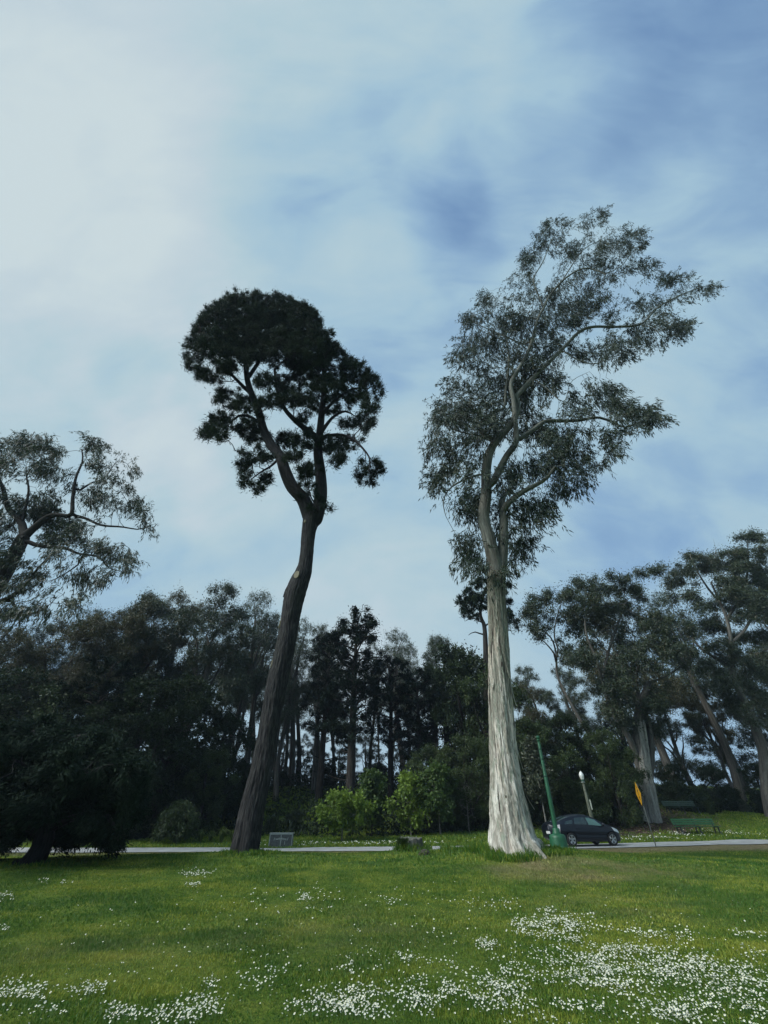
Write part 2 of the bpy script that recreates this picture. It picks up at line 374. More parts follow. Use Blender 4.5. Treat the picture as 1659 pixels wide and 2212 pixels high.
def build_ground():
    def axis(segs):
        out = [];
        for a, b, st in segs: out.append(np.arange(a, b, st))
        return np.concatenate(out + [[segs[-1][1]]])
    xs = axis([(-900, -200, 100), (-200, -60, 10), (-60, -24, 2), (-24, 30, .3), (30, 62, 2), (62, 200, 10), (200, 900, 100)])
    ys = axis([(-900, -100, 100), (-100, -10, 10), (-10, 3, 1), (3, 42, .3), (42, 80, 1), (80, 240, 8), (240, 900, 80)])
    X, Y = np.meshgrid(xs, ys); Z = terrain(X, Y)
    near = (np.abs(Y - 15) < 26)
    Z = Z + np.where(near, (fbm(xy0(X, Y, 1.1), 3) - .5) * .06 * (1 - np.exp(-(path_dist(X, Y) / 2.6) ** 4)), 0)
    dry, lit, verge = masks(X, Y)
    m, nt, b = mat_new('lawn soil'); N = nt.nodes.new; L = nt.links.new
    geo = N('ShaderNodeNewGeometry')
    def nz(s, d, r=.6):
        n = N('ShaderNodeTexNoise'); L(geo.outputs['Position'], n.inputs['Vector']); n.inputs['Scale'].default_value = s; n.inputs['Detail'].default_value = d; n.inputs['Roughness'].default_value = r; return n.outputs['Fac']
    cr = N('ShaderNodeValToRGB'); L(nz(.9, 8, .68), cr.inputs[0]); E = cr.color_ramp.elements
    E[0].position = .32; E[0].color = (.034, .075, .012, 1); E[1].position = .7; E[1].color = (.16, .18, .03, 1)
    k = E.new(.5); k.color = (.082, .128, .016, 1)
    def mixin(prev, attr, col0, col1, sc):
        at = N('ShaderNodeAttribute'); at.attribute_name = attr
        c = N('ShaderNodeValToRGB'); L(nz(sc, 8, .7), c.inputs[0]); e = c.color_ramp.elements
        e[0].position = .35; e[0].color = (*col0, 1); e[1].position = .65; e[1].color = (*col1, 1)
        x = N('ShaderNodeMixRGB'); L(at.outputs['Fac'], x.inputs[0]); L(prev, x.inputs[1]); L(c.outputs[0], x.inputs[2]); return x.outputs[0]
    c = mixin(cr.outputs[0], 'dry', (.11, .09, .045), (.26, .21, .115), 5)
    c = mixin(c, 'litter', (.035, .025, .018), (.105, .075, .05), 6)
    fm = N('ShaderNodeMapRange'); L(nz(22, 5, .7), fm.inputs[0]); fm.inputs[1].default_value = .3; fm.inputs[2].default_value = .7; fm.inputs[3].default_value = .55; fm.inputs[4].default_value = 1.3
    v = N('ShaderNodeVectorMath'); v.operation = 'SCALE'; L(c, v.inputs[0]); L(fm.outputs[0], v.inputs['Scale'])
    L(v.outputs[0], b.inputs['Base Color']); b.inputs['Roughness'].default_value = .95; b.inputs['Specular IOR Level'].default_value = .1
    bp = N('ShaderNodeBump'); bp.inputs['Strength'].default_value = .8; bp.inputs['Distance'].default_value = .08; L(nz(14, 6, .75), bp.inputs['Height']); L(bp.outputs[0], b.inputs['Normal'])
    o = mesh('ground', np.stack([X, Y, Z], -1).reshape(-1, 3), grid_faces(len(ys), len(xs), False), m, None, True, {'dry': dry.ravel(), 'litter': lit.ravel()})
    tag(o, kind='structure')
    # pale path
    pm = simple('path concrete', (.30, .30, .29), .9, 0, .25, 1.5)
    t = np.gradient(PATH, axis=0); t /= np.linalg.norm(t, axis=1, keepdims=True); nrm = np.stack([-t[:, 1], t[:, 0]], 1)
    V = []
    offs = np.linspace(-PATH_W / 2, PATH_W / 2, 7)
    for p, n_ in zip(PATH, nrm):
        for k_, o_ in enumerate(offs):
            q = p + n_ * (o_ + (rng.normal() * .05 if k_ in (0, 6) else 0)); V.append((q[0], q[1], float(terrain(q[0], q[1])) + .03))
    tag(mesh('path', V, grid_faces(len(PATH), 7, False)[:, ::-1].copy(), pm, None, True), kind='structure')
build_ground()

# ------------------------------------------------------------------ grass and daisies
def blades(pos, h, w, lean, v, bend=.5):
    n = len(pos); a = rng.uniform(0, 2 * np.pi, n)
    side = np.stack([np.cos(a), np.sin(a), 0 * a], 1)
    b = rng.uniform(0, 2 * np.pi, n); tip = np.stack([np.cos(b) * lean, np.sin(b) * lean, np.ones(n)], 1) * h[:, None]
    mid = tip * .55; mid[:, 2] += h * .08
    V = np.stack([pos - side * w[:, None] / 2, pos + side * w[:, None] / 2, pos + mid + side * w[:, None] * .4, pos + tip, pos + mid - side * w[:, None] * .4], 1)
    F = np.arange(n)[:, None] * 5 + np.arange(5)[None]
    return V.reshape(-1, 3), F, np.repeat(v, 5)
def build_grass():
    zones = [(5.0, 9.5, 190000, .036, .009), (9.5, 15, 150000, .042, .014), (15, 29, 120000, .055, .024)]
    Vs, Fs, As, Dr, n0 = [], [], [], [], 0
    for y0, y1, n, h, w in zones:
        y = y0 + (y1 - y0) * rng.uniform(0, 1, n) ** .9
        half = np.minimum(y * .80 + 1.6, 22); x = rng.uniform(-1, 1, n) * half
        keep = (path_dist(x, y) < -PATH_W / 2 - .15)
        dry, lit, verge = masks(x, y)
        keep &= rng.uniform(0, 1, n) > np.maximum(verge, dry * .6) * .6
        x, y, dry = x[keep], y[keep], dry[keep]; m = len(x)
        tall = fbm(xy0(x, y, 1.4), 3)
        hh = h * rng.uniform(.5, 1.25, m) * (.55 + .9 * tall); ww = w * rng.uniform(.6, 1.2, m)
        lean = rng.uniform(.1, .9, m)
        # ragged unmown tufts round the feet of the trees, the stump and the post
        for (px, py, Y, r, k) in ((1112, 1838, 16.6, 1.35, 2.3), (530, 1842, 17.5, .9, 1.8), (888, 1838, 19, .75, 3.2), (985, 1845, 17.6, .8, 2.2)):
            c = P(px, py, Y); d = np.hypot(x - c[0], y - c[1]); hh = hh * (1 + (k - 1) * np.exp(-(d / r) ** 4))
        pos = np.stack([x, y, terrain(x, y) - .01], 1)
        pt = fbm(xy0(x + 9, y + 3, .5), 4); pt2 = fbm(xy0(x * .7 + 31, y * 1.6, 1.5), 3); pt3 = fbm(xy0(x + 3, y * 1.5 + 70, 3.2), 3); v = np.clip(.46 + 1.5 * (pt - .5) + 1.3 * (pt2 - .5) + .9 * (pt3 - .5) - .3 * sstep(.60, .68, pt3) + rng.normal(0, .15, m), 0, 1)
        V, F, A = blades(pos, hh, ww, lean, v)
        Vs.append(V); Fs.append(F + n0); As.append(A); Dr.append(np.repeat(np.clip(dry * 1.1 + rng.normal(0, .12, m), 0, 1), 5)); n0 += len(V)
    for _ in range(1):     # extra long tufts
        for (px, py, Y, r, k, hgt) in ((1112, 1840, 16.5, 1.5, 5200, .20), (888, 1838, 19, .62, 1600, .22), (530, 1842, 17.3, .95, 1500, .13), (1215, 1838, 21.7, .5, 400, .14), (985, 1843, 17.9, .6, 700, .2), (918, 1850, 17.2, .22, 200, .14), (75, 1870, 15.4, .9, 500, .12)):
            c = P(px, py, Y); a = rng.uniform(0, 6.283, k); q = r * rng.uniform(.2, 1, k) ** .6 * (1 + .25 * np.sin(3 * a + 1))
            x = c[0] + q * np.cos(a); y = c[1] + q * np.sin(a) * .8
            V, F, A = blades(np.stack([x, y, terrain(x, y) - .01], 1), hgt * rng.uniform(.35, 1.15, k) * (.4 + 1.2 * vnoise(xy0(x, y, 3.1))), .02 * rng.uniform(.6, 1.4, k), rng.uniform(.1, .8, k), np.clip(rng.normal(.4, .2, k), 0, 1))
            Vs.append(V); Fs.append(F + n0); As.append(A); Dr.append(np.zeros(len(V))); n0 += len(V)
    n = 60000                                        # lawn beyond the path
    x = rng.uniform(-20, 40, n); y = path_y(x) + PATH_W / 2 + .1 + rng.uniform(0, 1, n) ** 1.2 * 12
    dry, lit, verge = masks(x, y); keep = rng.uniform(0, 1, n) > lit * .93
    x, y = x[keep], y[keep]; m = len(x)
    V, F, A = blades(np.stack([x, y, terrain(x, y) - .01], 1), .11 * rng.uniform(.5, 1.4, m), .05 * rng.uniform(.6, 1.4, m), rng.uniform(.1, .9, m), np.clip(.2 + .7 * fbm(xy0(x, y, .5), 3) + rng.normal(0, .15, m), 0, 1))
    Vs.append(V); Fs.append(F + n0); As.append(A); Dr.append(np.zeros(len(V)))
    m_, nt, b = mat_new('grass blades'); N = nt.nodes.new; L = nt.links.new
    at = N('ShaderNodeAttribute'); at.attribute_name = 'v'; cr = N('ShaderNodeValToRGB'); L(at.outputs['Fac'], cr.inputs[0])
    E = cr.color_ramp.elements; E[0].position = .3; E[0].color = (.040, .112, .011, 1); E[1].position = .9; E[1].color = (.27, .29, .036, 1); k = E.new(.55); k.color = (.112, .185, .016, 1)
    ad = N('ShaderNodeAttribute'); ad.attribute_name = 'dry'; mx = N('ShaderNodeMixRGB'); L(ad.outputs['Fac'], mx.inputs[0]); L(cr.outputs[0], mx.inputs[1]); mx.inputs[2].default_value = (.27, .22, .11, 1)
    L(mx.outputs[0], b.inputs['Base Color']); b.inputs['Roughness'].default_value = .55; b.inputs['Specular IOR Level'].default_value = .3
    tr = N('ShaderNodeBsdfTranslucent'); L(mx.outputs[0], tr.inputs['Color']); ms = N('ShaderNodeMixShader'); ms.inputs[0].default_value = .3
    L(b.outputs[0], ms.inputs[1]); L(tr.outputs[0], ms.inputs[2]); L(ms.outputs[0], nt.nodes['Material Output'].inputs[0])
    o = mesh('grass', np.concatenate(Vs), np.concatenate(Fs), m_, None, False, {'v': np.concatenate(As), 'dry': np.concatenate(Dr)})
    tag(o, 'short green lawn grass with yellowish patches and long tufts round the trunks', 'grass', kind='stuff')
build_grass()

def build_daisies():
    # density by patch: centre px, radii px, weight
    pat = [(1200, 2010, 75, 22, 1.0), (1240, 2035, 50, 14, .9), (1180, 1972, 20, 6, .9), (1055, 2050, 26, 10, .7), (1330, 2075, 130, 30, .7), (1440, 2100, 120, 34, .95), (1530, 2120, 60, 24, .7), (1620, 2030, 40, 10, .4),
           (1620, 2090, 60, 26, .6), (1300, 2135, 130, 40, .9), (1130, 2140, 140, 45, .8), (1000, 2165, 130, 40, .9), (850, 2165, 120, 30, .85), (760, 2185, 120, 25, .8), (640, 2160, 60, 30, .5), (1250, 2190, 200, 30, .75),
           (1450, 2190, 160, 30, .75), (1600, 2160, 80, 40, .95), (1640, 2195, 60, 30, .9), (1560, 2130, 60, 20, .7), (960, 2085, 40, 12, .6), (875, 2080, 24, 8, .6), (755, 2100, 14, 14, .5), (30, 2160, 60, 26, .95), (60, 2195, 50, 20, .7),
           (180, 2150, 40, 16, .5), (260, 2200, 40, 18, .6), (440, 2190, 60, 30, .55), (455, 2140, 20, 18, .5), (560, 2125, 50, 30, .3), (380, 2205, 60, 20, .5), (660, 1945, 16, 10, .5), (425, 1890, 26, 7, .8), (415, 1915, 16, 4, .7),
           (8, 1942, 14, 8, .9), (8, 2010, 12, 5, .8), (90, 1908, 14, 4, .6), (140, 1912, 14, 4, .5), (1060, 1960, 60, 12, .12), (850, 1955, 30, 8, .2), (700, 1950, 200, 30, .04), (1000, 2110, 700, 80, .035), (900, 2060, 700, 100, .012), (1240, 2045, 60, 20, .5),(1380, 2030,120,20,.25)]
    n = 700000; y = rng.uniform(4.6, 15, n); x = rng.uniform(-1, 1, n) * (y * .8 + 1.2)
    px, py = project(np.stack([x, y, terrain(x, y)], 1))
    d = np.zeros(n)
    for cx, cy, rx, ry, w in pat: d = np.maximum(d, w * np.exp(-(((px - cx) / rx) ** 2 + ((py - cy) / ry) ** 2) ** 1.2))
    cl = fbm(xy0(x, y, 2.6), 3); cl2 = vnoise(xy0(x + 5, y, 9))
    d = d * np.clip((cl - .36) * 3.6, 0.03, 1.4) * np.clip(cl2 * 2.2 - .35, .05, 1.3)
    area = 10.4 * (9.8 * .8 + 1.2) * 2
    keep = rng.uniform(0, 1, n) < d * 700 * area / n * 2.5
    x, y = x[keep], y[keep]; m = len(x)
    # far patches beyond the path
    fx, fy = [], []
    for cx, cy, sx, sy, k in ((720, 1825, 3.2, .7, 110), (580, 1829, 1.2, .3, 25), (860, 1824, 2, .5, 60), (1400, 1811, 1.5, .25, 60), (1440, 1812, .8, .2, 45), (1500, 1806, 1.3, .3, 70), (1550, 1799, 1.6, .3, 80), (1600, 1803, 1, .3, 40), (430, 1833, 3, .6, 60), (1360, 1815, 1.0, .3, 30), (780, 1822, 3, .5, 60),(1460,1800,1,.2,25)):
        g = ground(cx, cy); fx.append(rng.normal(g[0], sx, k)); fy.append(rng.normal(g[1], sy, k))
    fx = np.concatenate(fx); fy = np.concatenate(fy); kk = path_dist(fx, fy) > PATH_W / 2 + .15; fx, fy = fx[kk], fy[kk]
    x = np.concatenate([x, fx]); y = np.concatenate([y, fy]); far = np.concatenate([np.zeros(m), np.ones(len(fx))]); m = len(x)
    hgt = rng.uniform(.03, .075, m) + far * .05; r = rng.uniform(.0075, .0125, m) + far * .028
    r = r * (1 + .35 * (y > 9) * (far < 1))
    tilt = rng.normal(0, .38, (m, 2)); nrm = np.stack([tilt[:, 0], tilt[:, 1] - .25, np.ones(m)], 1); nrm /= np.linalg.norm(nrm, axis=1, keepdims=True)
    u = np.cross(nrm, np.array([0, 1., .1])); u /= np.linalg.norm(u, axis=1, keepdims=True); w = np.cross(nrm, u)
    c = np.stack([x, y, terrain(x, y) + hgt], 1)
    k = 10; a = np.arange(k) * 2 * np.pi / k; rad = np.where(np.arange(k) % 2 == 0, 1.0, .72)
    ring = c[:, None] + r[:, None, None] * rad[None, :, None] * (np.cos(a)[None, :, None] * u[:, None] + np.sin(a)[None, :, None] * w[:, None]) + .004 * nrm[:, None] * np.where(np.arange(k) % 2 == 0, 1, 0)[None, :, None]
    a6 = np.arange(6) * np.pi / 3
    eye = c[:, None] + nrm[:, None] * .004 + .32 * r[:, None, None] * (np.cos(a6)[None, :, None] * u[:, None] + np.sin(a6)[None, :, None] * w[:, None])
    s0 = c.copy(); s0[:, 2] -= hgt; sw = np.array([.0016, 0, 0])
    stem = np.stack([s0 - sw, s0 + sw, c + sw - nrm * .001, c - sw - nrm * .001], 1)
    V = np.concatenate([ring.reshape(-1, 3), eye.reshape(-1, 3), stem.reshape(-1, 3)])
    F = [np.arange(m)[:, None] * k + np.arange(k), m * k + np.arange(m)[:, None] * 6 + np.arange(6), m * (k + 6) + np.arange(m)[:, None] * 4 + np.arange(4)]
    o = mesh('daisies', V, F, simple('petals', (.62, .63, .56), .6, 0, .05), None)
    o.data.materials.append(simple('daisy eye', (.55, .45, .06), .7)); o.data.materials.append(simple('daisy stem', (.06, .12, .02), .7))
    o.data.polygons.foreach_set('material_index', np.repeat([0, 1, 2], m).astype(np.int32)); o.data.update()
    tag(o, 'drifts of small white daisies scattered through the lawn', 'daisies', kind='stuff')
build_daisies()

# ------------------------------------------------------------------ trees
def colonize(nodes, par, pts, D, dk, iters=140, trop=(0, 0, 0), jit=.25, maxn=9000):
    cap = maxn + 4000; Nn = np.zeros((cap, 3)); Pr = np.full(cap, -1, int); n = len(nodes); Nn[:n] = nodes; Pr[:n] = par
    pts = np.asarray(pts, float); nd = np.full(len(pts), 1e9); ni = np.zeros(len(pts), int); kids = np.zeros(cap, int)
    def upd(lo, hi):
        for c in range(lo, hi, 400):
            e = min(hi, c + 400)
            d = ((pts[:, None] - Nn[None, c:e]) ** 2).sum(-1); j = d.argmin(1); dd = d[np.arange(len(pts)), j]
            b = dd < nd; nd[b] = dd[b]; ni[b] = j[b] + c
    upd(0, n); trop = np.array(trop, float)
    for it in range(iters):
        live = nd > dk * dk
        pts, nd, ni = pts[live], nd[live], ni[live]
        if len(pts) == 0 or n > maxn: break
        d = pts - Nn[ni]; d /= np.linalg.norm(d, axis=1, keepdims=True) + 1e-9
        acc = np.zeros((n, 3)); np.add.at(acc, ni, d); g = np.unique(ni); g = g[kids[g] < 4]
        if len(g) == 0: break
        v = acc[g]; v /= np.linalg.norm(v, axis=1, keepdims=True) + 1e-9
        v = v + rng.normal(0, jit, v.shape) + trop; v /= np.linalg.norm(v, axis=1, keepdims=True) + 1e-9
        new = Nn[g] + v * D; kids[g] += 1
        Nn[n:n + len(g)] = new; Pr[n:n + len(g)] = g; n0 = n; n += len(g)
        upd(n0, n)
    return Nn[:n], Pr[:n]

def skeleton(limbs, pts, D, dk, tip=.012, ex=2.3, trop=(0, 0, 0), jit=.25, maxn=9000):
    """limbs: list of (points (n,3), radii (n,), parent index or -1). -> nodes, parents, radius, limb id"""
    nodes, par, rad, lid = [], [], [], []
    for k, (p, r, pa) in enumerate(limbs):
        q = resample(np.column_stack([np.asarray(p, float), np.asarray(r, float)]), D)
        start = len(nodes)
        if pa < 0: prev = -1
        else:
            cand = [i for i in range(len(nodes)) if lid[i] == pa]
            prev = cand[int(np.argmin([np.sum((np.array(nodes[i]) - q[0, :3]) ** 2) for i in cand]))]
            q = q[1:] if len(q) > 2 else q
        for row in q:
            nodes.append(row[:3]); par.append(prev); rad.append(row[3]); lid.append(k); prev = len(nodes) - 1
    n0 = len(nodes)
    Nn, Pr = colonize(np.array(nodes), np.array(par), pts, D, dk, trop=trop, jit=jit, maxn=maxn)
    n = len(Nn); L = np.zeros(n, int); L[:n0] = lid; r2 = np.zeros(n); has = np.zeros(n, bool)
    for i in range(n0, n): L[i] = L[Pr[i]]
    for i in range(n - 1, -1, -1):
        if not has[i]: r2[i] = tip ** ex
        if i < n0: r2[i] = max(rad[i] ** ex, 0)
        if Pr[i] >= 0 and i >= n0: r2[Pr[i]] += r2[i]; has[Pr[i]] = True
        elif Pr[i] >= 0: has[Pr[i]] = True
    rr = r2 ** (1 / ex)
    for i in range(n0, n): rr[i] = min(rr[i], rr[Pr[i]] * .85) if Pr[i] < n0 else min(rr[i], rr[Pr[i]])
    gen = np.zeros(n)   # steps to the tip
    for i in range(n - 1, -1, -1):
        if Pr[i] >= 0: gen[Pr[i]] = max(gen[Pr[i]], gen[i] + 1)
    return Nn, Pr, rr, L, gen, n0

def wood(Nn, Pr, rr, sel, base, sides=(3, 5, 8), thick=(.03, .12)):
    """tubes along every chain of the chosen nodes"""
    n = len(Nn); kids = [[] for _ in range(n)]
    for i in range(n):
        if Pr[i] >= 0: kids[Pr[i]].append(i)
    heads = [i for i in range(n) if sel[i] and (Pr[i] < 0 or not sel[Pr[i]])]
    Vs, Fs, Bs, n0 = [], [], [], 0
    stack = [(h, Pr[h]) for h in heads]
    while stack:
        h, pa = stack.pop(); ch = ([pa] if pa >= 0 else []) + [h]; c = h
        while True:
            k = [q for q in kids[c] if sel[q]]
            if not k: break
            k.sort(key=lambda q: -rr[q]); ch.append(k[0])
            for q in k[1:]: stack.append((q, c))
            c = k[0]
        if len(ch) < 2: continue
        p = Nn[ch]; r = rr[ch].copy()
        if pa >= 0: r[0] = min(r[0], r[1] * 1.25)
        s = sides[0] if r.max() < thick[0] else sides[1] if r.max() < thick[1] else sides[2]
        V, F, B = tube(p, r, s); Vs.append(V - base); Fs.append(F + n0); Bs.append(B + np.array([0, 0, (h * 7.3) % 50])); n0 += len(V)
    return np.concatenate(Vs), np.concatenate(Fs), np.concatenate(Bs)

def unit(v): return v / (np.linalg.norm(v, axis=-1, keepdims=True) + 1e-9)
def leaf_quads(pos, d, L, Wd, v, flat=None):
    """lance-shaped leaves; d = direction, flat = preferred normal"""
    n = len(pos); d = unit(d)
    a = rng.normal(0, 1, (n, 3)) if flat is None else np.cross(d, np.array(flat) + rng.normal(0, .25, (n, 3)))
    s = unit(a - d * (a * d).sum(1, keepdims=True)); w = Wd[:, None] * .5; l = L[:, None]
    nn = np.cross(d, s)
    V = np.stack([pos, pos + d * l * .42 + s * w + nn * w * .35, pos + d * l, pos + d * l * .42 - s * w + nn * w * .35], 1)
    return V.reshape(-1, 3), np.arange(n)[:, None] * 4 + np.arange(4), np.repeat(v, 4)

STY = {  # leaves per node, spread, length, width
    'gum':     dict(spread=.22, L=.30, W=.05, down=.75, br=.25, rnd=.5, spray=9, slen=.62),
    'fargum':  dict(spread=.5, L=.30, W=.085, down=.45, br=.3, rnd=.8),
    'pine':    dict(spread=.17, L=.23, W=.034, down=-.35, br=.75, rnd=.75),
    'farpine': dict(spread=.20, L=.40, W=.085, down=-.35, br=.6, rnd=.85),
    'cyp':     dict(spread=.42, L=.42, W=.12, down=.05, br=.9, rnd=.55, flat=(0, 0, 1)),
    'droop':   dict(spread=.16, L=.20, W=.05, down=.55, br=.8, rnd=.6),
    'spray':   dict(spread=.17, L=.16, W=.036, down=.3, br=1.0, rnd=.6),
    'leafy':   dict(spread=.26, L=.17, W=.11, down=.1, br=.2, rnd=1.0),
    'bush':    dict(spread=.36, L=.24, W=.13, down=-.1, br=.3, rnd=1.0),
    'small':   dict(spread=.16, L=.12, W=.075, down=.1, br=.3, rnd=.9),
}
def foliage(Nn, Pr, gen, n0, base, style, total, maxgen=3, clumpv=1.2, bare=.0):
    st = STY[style]
    tips = np.nonzero((np.arange(len(Nn)) >= n0) & (gen <= maxgen))[0]
    if len(tips) == 0: tips = np.nonzero(gen <= 1)[0]
    tips = tips[vnoise(Nn[tips] / .9 + 7.7) > bare]
    k = rng.choice(tips, total)
    bd = unit(Nn[k] - Nn[Pr[k]]) * 1.0
    pos = Nn[k] + rng.normal(0, st['spread'], (total, 3)) * rng.uniform(.2, 1, (total, 1))
    d = bd * st['br'] + rng.normal(0, st['rnd'] * .6, (total, 3)) + np.array([0, 0, -st['down']])
    if 'spray' in st:                     # leaves strung along thin hanging twiglets
        ns = total // st['spray']; j = np.arange(total) // st['spray'] % max(1, ns); t = rng.uniform(0, 1, total)
        k = k[j]; sdir = unit(unit(Nn[k] - Nn[Pr[k]]) * .9 + rng.normal(0, .45, (total, 3))[j] + np.array([0, 0, -.25])); ln = rng.uniform(.35, 1, total)[j] * st['slen']
        pos = Nn[k] + rng.normal(0, st['spread'], (total, 3))[j] + sdir * (ln * t)[:, None] + np.array([0, 0, -.45]) * (ln * t * t)[:, None] + rng.normal(0, .045, (total, 3))
        d = sdir * .5 + np.array([0, 0, -st['down']]) * (.4 + t[:, None]) + rng.normal(0, st['rnd'] * .6, (total, 3))
    cv = vnoise(Nn[k] / clumpv + 31.7)
    v = np.clip(.5 * cv + .28 + rng.normal(0, .2, total), 0, 1)
    L = st['L'] * rng.uniform(.6, 1.25, total); Wd = st['W'] * rng.uniform(.7, 1.25, total)
    V, F, A = leaf_quads(pos - base, d, L, Wd, v, st.get('flat'))
    return V, F, A

def make_tree(name, label, cat, base, limbs, pts, style, total, mats, D=.5, dk=.5, tip=.012, trop=(0, 0, 0), group=None, maxgen=3, split=True, maxn=9000, ex=2.3, trunk_fn=None, jit=.25, limb_mat=None, bare=0.0):
    base = np.array(base, float)
    Nn, Pr, rr, L, gen, n0 = skeleton(limbs, pts, D, dk, tip, ex, trop, jit, maxn)
    root = empty(name, base); tag(root, label, cat, group)
    wm, lm = mats
    if split:
        for k in range(len(limbs)):
            if k == 0 and trunk_fn is not None:
                trunk_fn(root)
                sel = (L == 0) & (np.arange(len(Nn)) >= n0)
                hd = np.full(len(Nn), -1)
                for i in np.nonzero(sel)[0]: hd[i] = hd[Pr[i]] if sel[Pr[i]] else i
                for h in np.unique(hd[hd >= 0]):
                    V, F, B = wood(Nn, Pr, rr, hd == h, base); mesh('twig', V, F, limb_mat or wm, root, True, {'bark': B})
                continue
            V, F, B = wood(Nn, Pr, rr, L == k, base)
            mesh('trunk' if k == 0 else 'limb', V, F, (limb_mat or wm) if k else wm, root, True, {'bark': B})
    else:
        V, F, B = wood(Nn, Pr, rr, np.ones(len(Nn), bool), base, (3, 4, 7)); mesh('trunk', V, F, wm, root, True, {'bark': B})
    if total:
        V, F, A = foliage(Nn, Pr, gen, n0, base, style, total, maxgen, bare=bare)
        mesh('crown', V, F, lm, root, False, {'v': A})
    return root

def px_pts(clumps, conv, Y, per, depth=3.0, bias=0.0):
    """attraction points inside clumps given as photo ellipses, spread in depth along the view"""
    out = []
    ox, oy, s = conv
    area = np.array([c[2] * c[3] for c in clumps], float); cnt = np.maximum(8, per * area / area.mean()).astype(int)
    for c, k in zip(clumps, cnt):
        a = rng.uniform(0, 6.283, k); q = np.sqrt(rng.uniform(0, 1, k))
        x = ox + s * (c[0] + c[2] * q * np.cos(a)); y = oy + s * (c[1] + c[3] * q * np.sin(a))
        d = raydir(x, y); ln = np.linalg.norm(d, axis=1)
        dm = bias + rng.normal(0, depth) * .8 + rng.normal(0, 1, k) * max(.4, s * (c[2] + c[3]) * .4 / 45)
        out.append(P(x, y, Y + dm * d[:, 1] / ln))
    return np.concatenate(out)
def px_line(pts, Y, conv=(0, 0, 1.0), dy=None):
    ox, oy, s = conv
    p = np.array(pts, float); Yv = np.full(len(p), float(Y)) + (0 if dy is None else np.linspace(0, dy, len(p)))
    return P(ox + s * p[:, 0], oy + s * p[:, 1], Yv)

# ---- hero trunk: measured edges, flutes, bark plates
def edge_trunk(edges, Y):
    e = np.array(edges, float); c = P((e[:, 1] + e[:, 2]) / 2, e[:, 0], Y)
    d = raydir((e[:, 1] + e[:, 2]) / 2, e[:, 0]); r = (e[:, 2] - e[:, 1]) / 2 * Y / d[:, 1]
    # widths are seen across the image plane: a pixel is Y/Ydir metres times the ray's own scale
    return c, r
def hero_trunk(edges, Y, base, mat, parent, step, nseg, disp, seed, flare=None, name='trunk'):
    c, r = edge_trunk(edges, Y); q = resample(np.column_stack([c, r]), step); p, rad = q[:, :3], q[:, 3]
    t, u, w = frames(p); a = np.linspace(0, 2 * np.pi, nseg, endpoint=False)
    s = np.concatenate([[0], np.cumsum(np.linalg.norm(np.diff(p, axis=0), axis=1))])
    ca, sa = np.cos(a)[None], np.sin(a)[None]; S = np.broadcast_to(s[:, None], (len(p), nseg))
    tw = a[None] + .12 * S
    k = disp(np.cos(tw), np.sin(tw), S, rad[:, None], seed)
    if flare is not None: k = k + flare(a[None], S)
    Rr = rad[:, None] * (1 + k)
    V = p[:, None] + Rr[..., None] * (ca[..., None] * u[:, None] + sa[..., None] * w[:, None])
    r0 = .55
    B = np.stack([np.cos(tw) * r0, np.sin(tw) * r0, S], -1)
    return mesh(name, V.reshape(-1, 3) - base, grid_faces(len(p), nseg, True), mat, parent, True, {'bark': B.reshape(-1, 3)})

